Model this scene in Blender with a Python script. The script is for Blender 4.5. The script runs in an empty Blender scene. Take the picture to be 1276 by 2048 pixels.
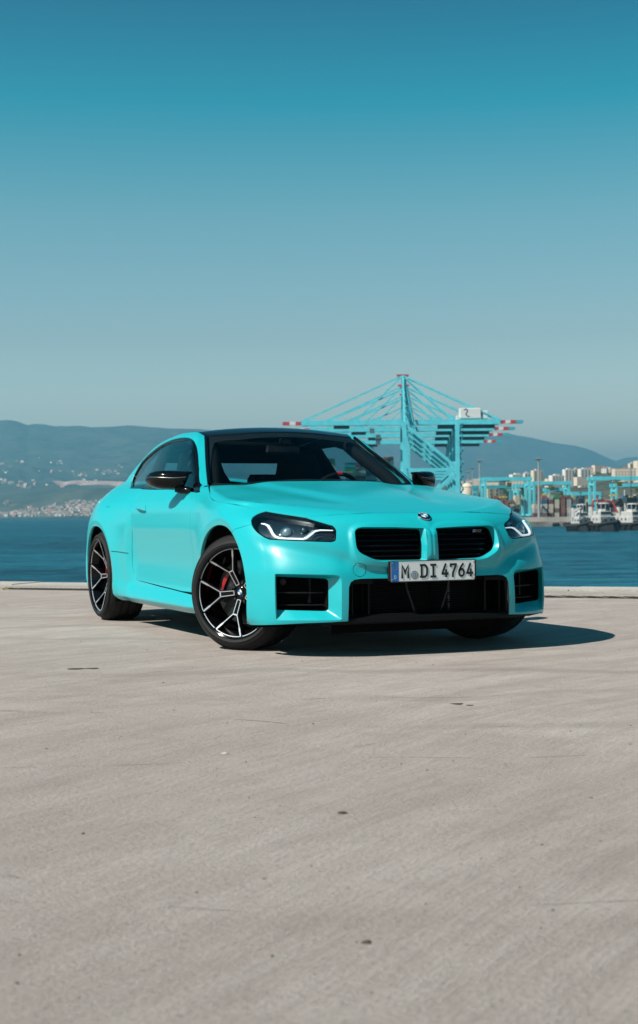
import bpy, bmesh, math, random
import numpy as np
from mathutils import Vector, Matrix
from mathutils.geometry import delaunay_2d_cdt
random.seed(7); RNG=np.random.RandomState(7)
R_=math.radians
S=bpy.context.scene; COL=S.collection
# ---------------------------------------------------------------- camera
CAM=np.array([8.043,-3.806,0.786]); YAW,PIT,ROL=R_(156.506),R_(0.067),R_(-0.563); FPX=2924.4
FW=np.array([math.cos(PIT)*math.cos(YAW),math.cos(PIT)*math.sin(YAW),math.sin(PIT)])
_r=np.cross(FW,[0,0,1]); _r/=np.linalg.norm(_r); _u=np.cross(_r,FW)
RT=math.cos(ROL)*_r+math.sin(ROL)*_u; UP=-math.sin(ROL)*_r+math.cos(ROL)*_u
cd=bpy.data.cameras.new('camera'); co=bpy.data.objects.new('camera',cd); COL.objects.link(co)
co.matrix_world=Matrix(((RT[0],UP[0],-FW[0],CAM[0]),(RT[1],UP[1],-FW[1],CAM[1]),(RT[2],UP[2],-FW[2],CAM[2]),(0,0,0,1)))
cd.sensor_fit='VERTICAL'; cd.sensor_height=36; cd.lens=36*FPX/2048
cd.clip_start=0.1; cd.clip_end=60000
cd.dof.use_dof=True; cd.dof.focus_distance=8.1; cd.dof.aperture_fstop=5.6
S.camera=co
S.view_settings.view_transform='Standard'; S.view_settings.look='None'; S.view_settings.exposure=0.80; S.view_settings.gamma=1
def pix(px,py,dist):          # a point of the place, from its bearing and its distance along the view
    return CAM+(FW+(px-638)/FPX*RT-(py-1024)/FPX*UP)*dist
def onz(px,py,z=0.0):
    d=FW+(px-638)/FPX*RT-(py-1024)/FPX*UP; return CAM+d*((z-CAM[2])/d[2])
def horizon(px): return 1024+FPX*(FW[2]+(px-638)/FPX*RT[2])/UP[2]
# ---------------------------------------------------------------- light
KX,KY=-0.17,0.975              # shadow drift per metre of height (x, y)
sdir=Vector((KX,KY,-1)).normalized()
elev=math.asin(-sdir.z); azi=math.atan2(-sdir.y,-sdir.x)
sd=bpy.data.lights.new('sun','SUN'); so=bpy.data.objects.new('sun',sd); COL.objects.link(so)
sd.energy=5.0; sd.angle=R_(0.53); sd.color=(1,0.95,0.87)
so.rotation_euler=sdir.to_track_quat('-Z','Y').to_euler(); so.location=(0,-20,20)
wd=bpy.data.worlds.new('World'); S.world=wd; wd.use_nodes=True
nt=wd.node_tree; nt.nodes.clear()
def wn(t,**k):
    n=nt.nodes.new(t)
    for a,b in k.items(): setattr(n,a,b)
    return n
sky=wn('ShaderNodeTexSky',sky_type='NISHITA',sun_disc=False,sun_elevation=elev,sun_rotation=math.pi/2-azi,altitude=0,air_density=1.0,dust_density=1.0,ozone_density=1.5)
tc=wn('ShaderNodeTexCoord'); sp=wn('ShaderNodeSeparateXYZ'); nt.links.new(tc.outputs['Generated'],sp.inputs[0])
rp=wn('ShaderNodeValToRGB'); cr=rp.color_ramp
for i,(p,c) in enumerate([(0.0,(.50,.40,.34,1)),(.05,(.50,.40,.34,1)),(.09,(.37,.345,.29,1)),(.12,(.285,.287,.243,1)),(.20,(.161,.266,.227,1)),(.27,(.007,.228,.21,1)),(.34,(0,.124,.143,1)),(.6,(0,.124,.143,1))]):
    e=cr.elements[i] if i<2 else cr.elements.new(p)
    e.position=p; e.color=c
nt.links.new(sp.outputs['Z'],rp.inputs[0])
mx=wn('ShaderNodeMix',data_type='RGBA',blend_type='MULTIPLY'); mx.inputs[0].default_value=1
gn=wn('ShaderNodeVectorMath',operation='SCALE'); gn.inputs['Scale'].default_value=1.77; nt.links.new(rp.outputs[0],gn.inputs[0])
nt.links.new(sky.outputs[0],mx.inputs[6]); nt.links.new(gn.outputs[0],mx.inputs[7])
bg=wn('ShaderNodeBackground'); bg.inputs[1].default_value=0.15
nt.links.new(mx.outputs[2],bg.inputs[0]); ow=wn('ShaderNodeOutputWorld'); nt.links.new(bg.outputs[0],ow.inputs[0])
# ---------------------------------------------------------------- helpers
def setp(o,label=None,cat=None,group=None,kind=None):
    for k,v in (('label',label),('category',cat),('group',group),('kind',kind)):
        if v: o[k]=v
    return o
def empty(name,loc=(0,0,0),rz=0,label=None,cat=None,group=None,parent=None):
    o=bpy.data.objects.new(name,None); COL.objects.link(o); o.location=loc; o.rotation_euler=(0,0,rz); o.empty_display_size=.1
    if parent: o.parent=parent
    return setp(o,label,cat,group)
def link(name,me,parent=None,label=None,cat=None,group=None,kind=None):
    o=bpy.data.objects.new(name,me); COL.objects.link(o)
    if parent: o.parent=parent
    return setp(o,label,cat,group,kind)
def mesh(name,V,F,mat=None,smooth=False,normals=None):
    me=bpy.data.meshes.new(name); me.from_pydata([tuple(map(float,v)) for v in V],[],[tuple(map(int,f)) for f in F]); me.update()
    for m in (mat if isinstance(mat,(list,tuple)) else [mat]):
        if m: me.materials.append(m)
    if smooth or normals is not None: me.shade_smooth()
    if normals is not None: me.normals_split_custom_set_from_vertices([tuple(map(float,n)) for n in normals])
    return me
class MB:                      # collects boxes, bars, tubes, lathes into one mesh
    def __init__(s): s.V=[]; s.F=[]; s.M=[]
    def add(s,V,F,m=0):
        b=len(s.V); s.V+= [tuple(v) for v in V]; s.F+=[tuple(b+i for i in f) for f in F]; s.M+=[m]*len(F); return s
    def box(s,c,d,rot=None,m=0,bev=0):
        x,y,z=[k/2 for k in d]
        if bev:
            b=min(bev,x*.9,y*.9,z*.9); V=[];
            # rounded prism: chamfer on the four vertical edges and top/bottom
            ring=lambda X,Y,Z:[(X-b,-Y,Z),(X,-Y+b,Z),(X,Y-b,Z),(X-b,Y,Z),(-X+b,Y,Z),(-X,Y-b,Z),(-X,-Y+b,Z),(-X+b,-Y,Z)]
            V=ring(x-b*.6,y-b*.6,-z)+ring(x,y,-z+b)+ring(x,y,z-b)+ring(x-b*.6,y-b*.6,z)
            F=[tuple(range(7,-1,-1)),tuple(range(24,32))]
            for k in range(3):
                for i in range(8): F.append((k*8+i,k*8+(i+1)%8,k*8+8+(i+1)%8,k*8+8+i))
        else:
            V=[(-x,-y,-z),(x,-y,-z),(x,y,-z),(-x,y,-z),(-x,-y,z),(x,-y,z),(x,y,z),(-x,y,z)]
            F=[(3,2,1,0),(4,5,6,7),(0,1,5,4),(1,2,6,5),(2,3,7,6),(3,0,4,7)]
        V=[Vector(v) for v in V]
        if rot is not None: V=[rot@v for v in V]
        return s.add([v+Vector(c) for v in V],F,m)
    def bar(s,a,b,w,h=None,m=0,up=(0,0,1)):
        a=Vector(a); b=Vector(b); d=b-a; L=d.length; h=h or w
        if L<1e-6: return s
        z=d.normalized(); u=Vector(up)
        if abs(z.dot(u))>.98: u=Vector((1,0,0))
        x=z.cross(u).normalized(); y=x.cross(z)
        M=Matrix((x,y,z)).transposed()
        return s.box((a+b)/2,(w,h,L),M,m)
    def tube(s,pts,r,n=8,m=0,cap=True):
        pts=[Vector(p) for p in pts]; rs=r if isinstance(r,(list,tuple)) else [r]*len(pts)
        V=[];F=[];ref=None
        for i,p in enumerate(pts):
            d=(pts[min(i+1,len(pts)-1)]-pts[max(i-1,0)]).normalized()
            if ref is None: ref=Vector((0,0,1)) if abs(d.z)<.9 else Vector((1,0,0))
            x=d.cross(ref).normalized(); y=x.cross(d).normalized(); ref=y
            for k in range(n):
                a=2*math.pi*k/n; V.append(p+(x*math.cos(a)+y*math.sin(a))*rs[i])
        for i in range(len(pts)-1):
            for k in range(n): F.append((i*n+k,i*n+(k+1)%n,(i+1)*n+(k+1)%n,(i+1)*n+k))
        if cap: F.append(tuple(range(n-1,-1,-1))); F.append(tuple(range((len(pts)-1)*n,len(pts)*n)))
        return s.add(V,F,m)
    def lathe(s,prof,n=48,axis='y',m=0,c=(0,0,0),a0=0,a1=2*math.pi):  # prof: (r, along-axis)
        V=[];F=[];full=abs(a1-a0-2*math.pi)<1e-6; k=n if full else n+1
        for i in range(k):
            a=a0+(a1-a0)*i/n
            for r,t in prof:
                p=(r*math.cos(a),t,r*math.sin(a)) if axis=='y' else ((r*math.cos(a),r*math.sin(a),t) if axis=='z' else (t,r*math.cos(a),r*math.sin(a)))
                V.append((p[0]+c[0],p[1]+c[1],p[2]+c[2]))
        P=len(prof)
        for i in range(n):
            j=(i+1)%k
            for q in range(P-1): F.append((i*P+q,j*P+q,j*P+q+1,i*P+q+1))
        return s.add(V,F,m)
    def build(s,name,mat,parent=None,smooth=False,**k):
        me=mesh(name,s.V,s.F,mat,False)
        if len(me.polygons)==len(s.M): me.polygons.foreach_set('material_index',s.M)
        bm=bmesh.new(); bm.from_mesh(me); bmesh.ops.recalc_face_normals(bm,faces=bm.faces); bm.to_mesh(me); bm.free()
        if smooth:
            me.shade_smooth()
            try: me.set_sharp_from_angle(angle=R_(smooth if smooth>1 else 35))
            except Exception: pass
        return link(name,me,parent,**k)
# ---------------------------------------------------------------- materials
ALB=.71          # all surface colours were picked against the exposure, this keeps them in one scale
class NT:
    def __init__(s,name):
        s.m=bpy.data.materials.new(name); s.m.use_nodes=True; s.t=s.m.node_tree; s.t.nodes.clear()
        s.out=s.n('ShaderNodeOutputMaterial')
    def n(s,t,ins=None,**k):
        n=s.t.nodes.new(t)
        for a,b in k.items(): setattr(n,a,b)
        for a,b in (ins or {}).items(): s.set(n,a,b)
        return n
    def set(s,n,a,b):
        i=n.inputs[a]
        if isinstance(b,bpy.types.NodeSocket): s.t.links.new(b,i)
        elif isinstance(b,bpy.types.Node): s.t.links.new(b.outputs[0],i)
        else: i.default_value=b
    def bsdf(s,**k):
        n=s.n('ShaderNodeBsdfPrincipled'); bc=k.get('Base_Color')
        if bc is not None: k['Base_Color']=tuple(q*ALB for q in bc[:3])+(1,) if isinstance(bc,(tuple,list)) else s.mix(1.0,bc,(ALB,ALB,ALB,1),'MULTIPLY')
        for a,b in k.items(): s.set(n,a.replace('_',' '),b)
        return n
    def fin(s,sh): s.t.links.new(sh.outputs[0],s.out.inputs['Surface']); return s.m
    def noise(s,scale,detail=4,rough=.55,vec=None,**k):
        n=s.n('ShaderNodeTexNoise',**k); n.inputs['Scale'].default_value=scale; n.inputs['Detail'].default_value=detail; n.inputs['Roughness'].default_value=rough
        if vec is not None: s.set(n,'Vector',vec)
        return n
    def ramp(s,fac,stops):
        r=s.n('ShaderNodeValToRGB',{'Fac':fac}); c=r.color_ramp
        for i,(p,v) in enumerate(stops):
            e=c.elements[i] if i<2 else c.elements.new(p)
            e.position=p; e.color=v if len(v)==4 else (*v,1)
        return r
    def mix(s,f,a,b,bt='MIX'):
        n=s.n('ShaderNodeMix',data_type='RGBA',blend_type=bt)
        s.set(n,0,f); s.set(n,6,a); s.set(n,7,b); return n.outputs[2]
    def math(s,op,a,b=0.0):
        n=s.n('ShaderNodeMath',operation=op); s.set(n,0,a); s.set(n,1,b); return n.outputs[0]
    def coord(s,kind='Object'): return s.n('ShaderNodeTexCoord').outputs[kind]
    def mapv(s,vec,sc=(1,1,1),rot=(0,0,0)):
        n=s.n('ShaderNodeMapping',{'Vector':vec}); n.inputs['Scale'].default_value=sc; n.inputs['Rotation'].default_value=rot; return n.outputs[0]
    def bump(s,h,st,dist): return s.n('ShaderNodeBump',{'Height':h,'Strength':st,'Distance':dist}).outputs[0]
def simple(name,col,rough=.5,metal=0,spec=.5,coat=0,var=0.0,vs=6,emis=0):
    t=NT(name); c=(*col,1)
    if var:
        nz=t.noise(vs,5,vec=t.coord()); c=t.ramp(nz.outputs[0],[(.3,tuple(k*(1-var) for k in col)),(.7,tuple(min(1,k*(1+var)) for k in col))]).outputs[0]
    b=t.bsdf(Base_Color=c,Roughness=rough,Metallic=metal,Specular_IOR_Level=spec,Coat_Weight=coat,Coat_Roughness=.03)
    if emis: t.set(b,'Emission Color',(*col,1)); t.set(b,'Emission Strength',emis*.7)
    return t.fin(b)
def paint_mat(name,col,back=(.004,.004,.004)):
    t=NT(name)
    flake=t.noise(900,2,vec=t.coord())
    dirt=t.noise(2.3,5,vec=t.coord())
    c=t.mix(t.math('MULTIPLY',dirt.outputs[0],.10),(*col,1),(col[0]*.8+.02,col[1]*.85,col[2]*.85,1))
    c=t.mix(t.math('MULTIPLY',flake.outputs[0],.12),c,(min(1,col[0]*1.5+.03),min(1,col[1]*1.3),min(1,col[2]*1.3),1))
    b=t.bsdf(Base_Color=c,Roughness=.38,Metallic=.0,Specular_IOR_Level=.35,Coat_Weight=.65,Coat_Roughness=.15)
    b2=t.bsdf(Base_Color=(*back,1),Roughness=.8)
    g=t.n('ShaderNodeNewGeometry')
    mx=t.n('ShaderNodeMixShader',{0:g.outputs['Backfacing'],1:b,2:b2})
    return t.fin(mx)
PAINT=paint_mat('turquoise_paint',(0.004,0.455,0.50))
BLACKGLOSS=simple('gloss_black',(.003,.003,.004),.10,spec=.25)
BLACKPL=simple('black_plastic',(.012,.012,.013),.5,spec=.35,var=.3)
VOID=simple('dark_recess',(.004,.004,.004),.9,spec=.1)
CARBON=simple('black_roof_paint',(.004,.006,.009),.2,spec=.35,coat=.3)
RUBBER=simple('tyre_rubber',(.010,.010,.010),.75,spec=.3,var=.35,vs=40)
SILVER=simple('machined_silver',(.58,.58,.60),.38,metal=.5)
CHROME=simple('bright_metal',(.7,.7,.72),.15,metal=1)
RED=simple('red_caliper',(.34,.006,.008),.4)
WHITEPL=simple('plate_white',(1.0,1.0,.97),.45)
INKBLACK=simple('plate_black_ink',(.008,.008,.009),.45)
PLBLUE=simple('plate_blue',(.015,.19,.60),.45)
ROUNDBLUE=simple('badge_blue',(.02,.22,.55),.3,coat=.5)
ROUNDWHITE=simple('badge_white',(.8,.8,.8),.3,coat=.5)
REDM=simple('badge_red',(.6,.02,.03),.4)
LBLUE=simple('badge_light_blue',(.1,.35,.7),.4)
YELLOW=simple('yellow_paint',(.65,.42,.02),.5)
def glass_mat(name,tint,refl=1.0):
    t=NT(name); tr=t.n('ShaderNodeBsdfTransparent',{'Color':(*tint,1)}); gl=t.n('ShaderNodeBsdfGlossy',{'Color':(refl,refl,refl,1),'Roughness':.02})
    g=t.n('ShaderNodeNewGeometry'); io=t.math('ADD',1.45,t.math('MULTIPLY',g.outputs['Backfacing'],1/1.45-1.45))   # same reflectance from both sides of the pane
    fr=t.n('ShaderNodeFresnel',{'IOR':io}); return t.fin(t.n('ShaderNodeMixShader',{0:fr,1:tr,2:gl}))
GLASS=glass_mat('tinted_glass',(.50,.72,.76))
SHIELD=glass_mat('windscreen_glass',(.72,.86,.88),.35)
LENS=glass_mat('clear_lens',(.85,.92,.95))
HAZE=0.00010
# ================================================================ the setting
QE0=np.array(onz(0,1165)[:2]); QE1=np.array(onz(1276,1177)[:2]); qd=(QE1-QE0)/np.linalg.norm(QE1-QE0)
qn=np.array([qd[1],-qd[0]]); qn=qn if np.dot(np.array([CAM[0],CAM[1]])-QE0,qn)>0 else -qn      # towards land
QM=(QE0+QE1)/2
def qp(a,b): p=QM+qd*a+qn*b; return (p[0],p[1])
WZ=-7.4
# concrete; the trowel sweeps run at an angle to the quay edge
STRK=R_(48)
t=NT('quay_concrete'); ob=t.coord('Object'); ra=math.atan2(RT[1],RT[0])
gm=t.mapv(ob,(1,1,1),(0,0,-ra))
war=t.noise(.30,3,vec=gm); wv=t.n('ShaderNodeVectorMath',operation='MULTIPLY_ADD'); t.set(wv,0,war.outputs['Color']); wv.inputs[1].default_value=(1.9,1.9,0); t.set(wv,2,gm)
wv2=t.n('ShaderNodeVectorMath',operation='MULTIPLY_ADD'); wr2=t.noise(.16,2,vec=gm); t.set(wv2,0,wr2.outputs['Color']); wv2.inputs[1].default_value=(1.5,1.5,0); t.set(wv2,2,gm)
st=t.mapv(t.mapv(wv2.outputs[0],(1,1,1),(0,0,-STRK)),(.42,2.6,1)); s1=t.noise(1.3,10,.66,vec=st)
st2=t.mapv(t.mapv(wv2.outputs[0],(1,1,1),(0,0,-STRK)),(.8,6.5,1)); s2=t.noise(2.6,9,.68,vec=st2)
big=t.noise(.30,5,vec=gm); mid=t.noise(1.7,7,.65,vec=wv.outputs[0]); fine=t.noise(70,7,.75,vec=gm); grit=t.noise(260,3,.6,vec=gm); blot=t.noise(5.5,8,.72,vec=gm)
c=t.ramp(s1.outputs[0],[(.32,(0.298,0.246,0.212)),(.50,(0.379,0.321,0.281)),(.70,(0.461,0.397,0.350))]).outputs[0]
c=t.mix(t.ramp(s2.outputs[0],[(.46,(0,0,0)),(.66,(.5,.5,.5))]).outputs[0],c,(0.466,0.407,0.365,1))
c=t.mix(t.ramp(mid.outputs[0],[(.34,(.45,.45,.45)),(.50,(0,0,0))]).outputs[0],c,(0.282,0.233,0.202,1))
c=t.mix(t.ramp(blot.outputs[0],[(.36,(.35,.35,.35)),(.50,(0,0,0))]).outputs[0],c,(0.271,0.226,0.197,1))
c=t.mix(t.ramp(big.outputs[0],[(.35,(.42,.42,.42)),(.62,(0,0,0))]).outputs[0],c,(0.293,0.244,0.212,1))
c=t.mix(t.ramp(fine.outputs[0],[(.36,(.6,.6,.6)),(.47,(0,0,0))]).outputs[0],c,(0.184,0.150,0.128,1))
c=t.mix(t.ramp(fine.outputs[0],[(.56,(0,0,0)),(.68,(.35,.35,.35))]).outputs[0],c,(0.563,0.492,0.444,1))
spk=t.n('ShaderNodeTexVoronoi',{'Vector':gm}); spk.inputs['Scale'].default_value=11; spk.inputs['Randomness'].default_value=1
sm=t.ramp(spk.outputs['Distance'],[(.018,(.85,.85,.85)),(.05,(0,0,0))]); cm=t.math('GREATER_THAN',t.n('ShaderNodeSeparateColor',{0:spk.outputs['Color']}).outputs[0],.80)
c=t.mix(t.math('MULTIPLY',sm.outputs[0],cm),c,(0.065,0.053,0.045,1))
# dark rubbed arcs left by turning tyres
ar=t.n('ShaderNodeTexWave',{'Vector':t.mapv(wv.outputs[0],(.10,.42,1),(0,0,R_(24)))},wave_type='BANDS',bands_direction='Y'); ar.inputs['Scale'].default_value=.9; ar.inputs['Distortion'].default_value=5; ar.inputs['Detail'].default_value=4
arm=t.math('MULTIPLY',t.ramp(ar.outputs[0],[(.88,(0,0,0)),(.99,(.40,.40,.40))]).outputs[0],t.ramp(big.outputs[0],[(.45,(0,0,0)),(.6,(1,1,1))]).outputs[0])
c=t.mix(arm,c,(0.206,0.171,0.148,1))
cr=t.n('ShaderNodeTexVoronoi',{'Vector':t.mapv(wv.outputs[0],(.16,.9,1))},feature='DISTANCE_TO_EDGE'); cr.inputs['Scale'].default_value=.9
crm=t.math('MULTIPLY',t.ramp(cr.outputs[0],[(.0,(.7,.7,.7)),(.008,(0,0,0))]).outputs[0],t.ramp(mid.outputs[0],[(.52,(0,0,0)),(.62,(1,1,1))]).outputs[0])
c=t.mix(crm,c,(0.130,0.110,0.099,1))
h=t.math('ADD',t.math('MULTIPLY',s1.outputs[0],.70),t.math('ADD',t.math('MULTIPLY',fine.outputs[0],.22),t.math('ADD',t.math('MULTIPLY',s2.outputs[0],.34),t.math('MULTIPLY',grit.outputs[0],.10))))
h=t.math('ADD',h,t.math('MULTIPLY',blot.outputs[0],.25)); h=t.math('SUBTRACT',h,t.math('MULTIPLY',crm,.3))
c=t.mix(1.0,c,(1.19,1.21,1.245,1),'MULTIPLY')
b=t.bsdf(Base_Color=c,Roughness=.88,Specular_IOR_Level=.25,Normal=t.bump(h,.9,.035)); CONC=t.fin(b)
def slab(name,a0,a1,b0,b1,z0,z1,mat,kind='structure',**k):
    V=[(*qp(a0,b0),z0),(*qp(a1,b0),z0),(*qp(a1,b1),z0),(*qp(a0,b1),z0),(*qp(a0,b0),z1),(*qp(a1,b0),z1),(*qp(a1,b1),z1),(*qp(a0,b1),z1)]
    return link(name,mesh(name,V,[(3,2,1,0),(4,5,6,7),(0,1,5,4),(1,2,6,5),(2,3,7,6),(3,0,4,7)],mat),kind=kind,**k)
slab('quay_pavement',-400,400,.62,900,-9,0,CONC)
t=NT('coping_concrete'); ob=t.coord('Object'); n1=t.noise(1.5,7,vec=ob); n2=t.noise(35,5,.7,vec=ob)
c=t.ramp(n1.outputs[0],[(.3,(.40,.37,.33)),(.6,(.52,.49,.44))]).outputs[0]; c=t.mix(t.ramp(n2.outputs[0],[(.35,(.6,.6,.6)),(.5,(0,0,0))]).outputs[0],c,(.3,.27,.23,1))
COPE=t.fin(t.bsdf(Base_Color=c,Roughness=.85,Normal=t.bump(n2.outputs[0],.4,.02)))
for k in range(-9,10):      # coping stones along the edge, each its own block
    slab('coping_block',k*3.2+.006,k*3.2+3.194,0,.612,-1.2,.012+.004*math.sin(k*2.1),COPE)
slab('quay_edge_far',-400,-9*3.2-.05,0,.612,-9,.01,COPE); slab('quay_edge_far',9*3.2+3.25,400,0,.612,-9,.01,COPE)
slab('quay_wall_face',-9*3.2-.05,9*3.2+3.25,.03,.612,-9,-1.205,COPE)
m=MB(); pts=[onz(1100,1186.5,.0)[:2],onz(1290,1189.5,.0)[:2]]; a=np.array(pts[0]); b_=np.array(pts[1]); w=qn*.045
m.add([(*(a-w),.022),(*(b_-w),.022),(*(b_+w),.022),(*(a+w),.022)],[(0,1,2,3)])
t=NT('worn_yellow'); n1=t.noise(9,6,.7,vec=t.coord()); tr=t.n('ShaderNodeBsdfTransparent'); bb=t.bsdf(Base_Color=(.5,.43,.22,1),Roughness=.8); t.fin(t.n('ShaderNodeMixShader',{0:t.ramp(n1.outputs[0],[(.44,(0,0,0)),(.6,(.8,.8,.8))]).outputs[0],1:tr,2:bb}))
m.build('painted_edge_line',t.m,kind='structure')
# water
t=NT('sea_water'); ob=t.coord('Object'); gm=t.mapv(ob,(1,1,1),(0,0,-ra))
w1=t.noise(.055,6,.6,vec=t.mapv(gm,(.35,1,1))); w2=t.noise(.35,5,.65,vec=t.mapv(gm,(.5,1,1))); w3=t.noise(.006,4,.5,vec=t.mapv(gm,(.25,1,1)))
hh_=t.math('ADD',t.math('MULTIPLY',w1.outputs[0],3.0),t.math('MULTIPLY',w2.outputs[0],.9))
c=t.mix(t.ramp(w3.outputs[0],[(.40,(0,0,0)),(.60,(1,1,1))]).outputs[0],(.0,.026,.050,1),(.0,.060,.100,1))
c=t.mix(t.ramp(w1.outputs[0],[(.46,(0,0,0)),(.64,(.8,.8,.8))]).outputs[0],c,(.010,.125,.19,1))
c=t.mix(t.ramp(w2.outputs[0],[(.48,(0,0,0)),(.62,(.6,.6,.6))]).outputs[0],c,(.02,.19,.27,1))
SEA=t.fin(t.bsdf(Base_Color=c,Roughness=.35,IOR=1.11,Normal=t.bump(hh_,1.0,1.4)))
V=[(*qp(-9000,.1),WZ),(*qp(9000,.1),WZ),(*qp(9000,-16000),WZ),(*qp(-9000,-16000),WZ)]
link('sea_water',mesh('sea_water',V,[(0,1,2,3)],SEA),kind='structure')
# ropes lying along the edge
def rope(name,p0,p1,cols,label,r=.011):
    a=np.array(onz(*p0,.0)); b=np.array(onz(*p1,.0)); L=np.linalg.norm(b-a); d=(b-a)/L; sd_=np.array([-d[1],d[0],0]); n=int(L/.010)
    T=np.linspace(0,L,n); wob=.03*np.sin(T*1.3)+.015*np.sin(T*3.7+1)
    mb=MB()
    for s_ in range(3):
        ph=s_*2*math.pi/3; pts=[a+d*x+sd_*(w_+r*.5*math.cos(x/.03+ph))+np.array([0,0,r*1.05+r*.5*math.sin(x/.03+ph)]) for x,w_ in zip(T,wob)]
        mb.tube(pts,r*.55,5,m=s_)
    o=mb.build(name,cols,smooth=50); setp(o,label,'rope'); return o
DK=simple('dark_rope_fibre',(.035,.03,.025),.9,var=.4,vs=30); DK2=simple('rope_fibre_black',(.03,.027,.02),.9)
t=NT('yellow_rope_fibre'); n1=t.noise(1.1,3,vec=t.coord()); YR=t.fin(t.bsdf(Base_Color=t.ramp(n1.outputs[0],[(.47,(.03,.027,.02)),(.56,(.36,.26,.03))]).outputs[0],Roughness=.85))
rope('rope',(4,1179),(184,1181.5),[DK,YR,DK],'black and yellow rope lying along the quay edge left of the car')
rope('rope',(1088,1195.5),(1290,1198),[DK,DK,simple('grey_rope_fibre',(.16,.15,.13),.9)],'dark twisted rope lying along the quay edge right of the car')
# debris on the concrete
def chip(px,py,sz,label,col,flat=.3):
    P=onz(px,py); mb=MB(); n=9; ring=[]; V=[]
    for k in range(n):
        a=2*math.pi*k/n; rr_q=sz*(.6+.55*RNG.rand()); V.append((P[0]+rr_q*math.cos(a)*1.0,P[1]+rr_q*math.sin(a)*1.0,.001))
    for k in range(n): v=V[k]; V.append((P[0]+(v[0]-P[0])*.6,P[1]+(v[1]-P[1])*.6,sz*flat*(.6+.6*RNG.rand())))
    F=[(k,(k+1)%n,n+(k+1)%n,n+k) for k in range(n)]+[tuple(range(n,2*n))]
    o=mb.add(V,F).build('debris_flake',col); setp(o,label,'debris',group='loose debris on the concrete')
DC=simple('dark_debris',(.05,.04,.03),.9,var=.5,vs=60); LC=simple('pale_debris',(.38,.35,.31),.9,var=.3,vs=60)
chip(685,1627,.016,'dark brown flake with a pale tip on the concrete, well below the car',DC)
chip(915,1408,.030,'flat dark scab of dirt on the concrete below the number plate',DC,.08)
chip(940,1411,.018,'small dark crumb just right of the flat scab of dirt',DC,.1)
chip(735,1886,.012,'lone dark flake on the concrete near the bottom edge',DC,.3)
chip(150,1338,.055,'long low smear of dried mud on the concrete below the rear wheel',DC,.03)
chip(185,1337,.040,'low patch of dried mud at the right end of the smear below the rear wheel',DC,.03)
chip(330,1284,.012,'small stone chip on the concrete between the two visible wheels',LC,.5)
chip(450,1508,.014,'pale stone chip on the concrete below the front wheel',LC,.4)
mb=MB()
for k in range(420):
    d_=2.2+12*RNG.rand()**1.3; px=RNG.uniform(-40,1316); P=CAM+(FW+(px-638)/FPX*RT)*d_
    if np.dot(P[:2]-QM,qn)<.7: continue
    s_=.0012+.0030*RNG.rand()**4; a=RNG.rand()*6; 
    mb.box((P[0],P[1],s_*.35),(s_*2,s_*1.3,s_*.8),Matrix.Rotation(a,3,'Z'))
mb.build('gravel_grit',simple('grit',(.14,.125,.11),.9,var=.5,vs=3),kind='stuff')
# ---------------------------------------------------------------- land beyond the water
def fbm(x,y,o=5,seed=0):
    r=np.zeros_like(x); a=1;f=1
    for k in range(o):
        rs=np.random.RandomState(seed+k); T=rs.rand(64,64); X=(x*f)%64; Y=(y*f)%64; i=X.astype(int)%64; j=Y.astype(int)%64; u=X-np.floor(X); v=Y-np.floor(Y); u=u*u*(3-2*u); v=v*v*(3-2*v)
        r+=a*((T[i,j]*(1-u)+T[(i+1)%64,j]*u)*(1-v)+(T[i,(j+1)%64]*(1-u)+T[(i+1)%64,(j+1)%64]*u)*v-.5); a*=.5; f*=2
    return r
def zat(px,py,D): return CAM[2]+D*((horizon(px)-py)/FPX)
def terrain(name,pxs,rows,mat,seed,amp,nd=70,rug=1.0,far=False):
    """rows: (distance, [(px, py) outline seen at that distance]); heights in between are interpolated and roughened"""
    X=np.linspace(pxs[0],pxs[1],int((pxs[1]-pxs[0])/6)); Ds=[r[0] for r in rows]; Q=np.concatenate([np.linspace(Ds[i],Ds[i+1],nd,endpoint=False) for i in range(len(Ds)-1)]+[[Ds[-1]]])
    H=[]
    for D,ol in rows: H.append([zat(x,np.interp(x,[o[0] for o in ol],[o[1] for o in ol]),D) for x in X])
    H=np.array(H); V=[]
    for D in Q:
        i=min(np.searchsorted(Ds,D,side='right')-1,len(Ds)-2); f=(D-Ds[i])/(Ds[i+1]-Ds[i]); f2=f
        z=H[i]*(1-f2)+H[i+1]*f2
        lat=(X-638)/FPX*D; edge=abs(math.sin(math.pi*min(1,max(0,f))))**.8*(1 if i==0 else .28)
        z=z+amp*edge*(D/Ds[-1])*fbm(lat/1100*rug+50,np.full_like(lat,D/900*rug),5,seed)
        for x,zz in zip(X,z): P=CAM+(FW+(x-638)/FPX*RT)*D; V.append((P[0],P[1],zz))
    if far: V=[tuple(np.array(CAM)+(np.array(v)-CAM)*(1+.40*min(1,max(0,((k%len(X))*(pxs[1]-pxs[0])/len(X)+pxs[0]-450)/500)))) for k,v in enumerate(V)]
    n=len(X); F=[(r*n+c,r*n+c+1,(r+1)*n+c+1,(r+1)*n+c) for r in range(len(Q)-1) for c in range(n-1)]
    o=link(name,mesh(name,V,F,mat,smooth=True),kind='structure'); return o
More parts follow.
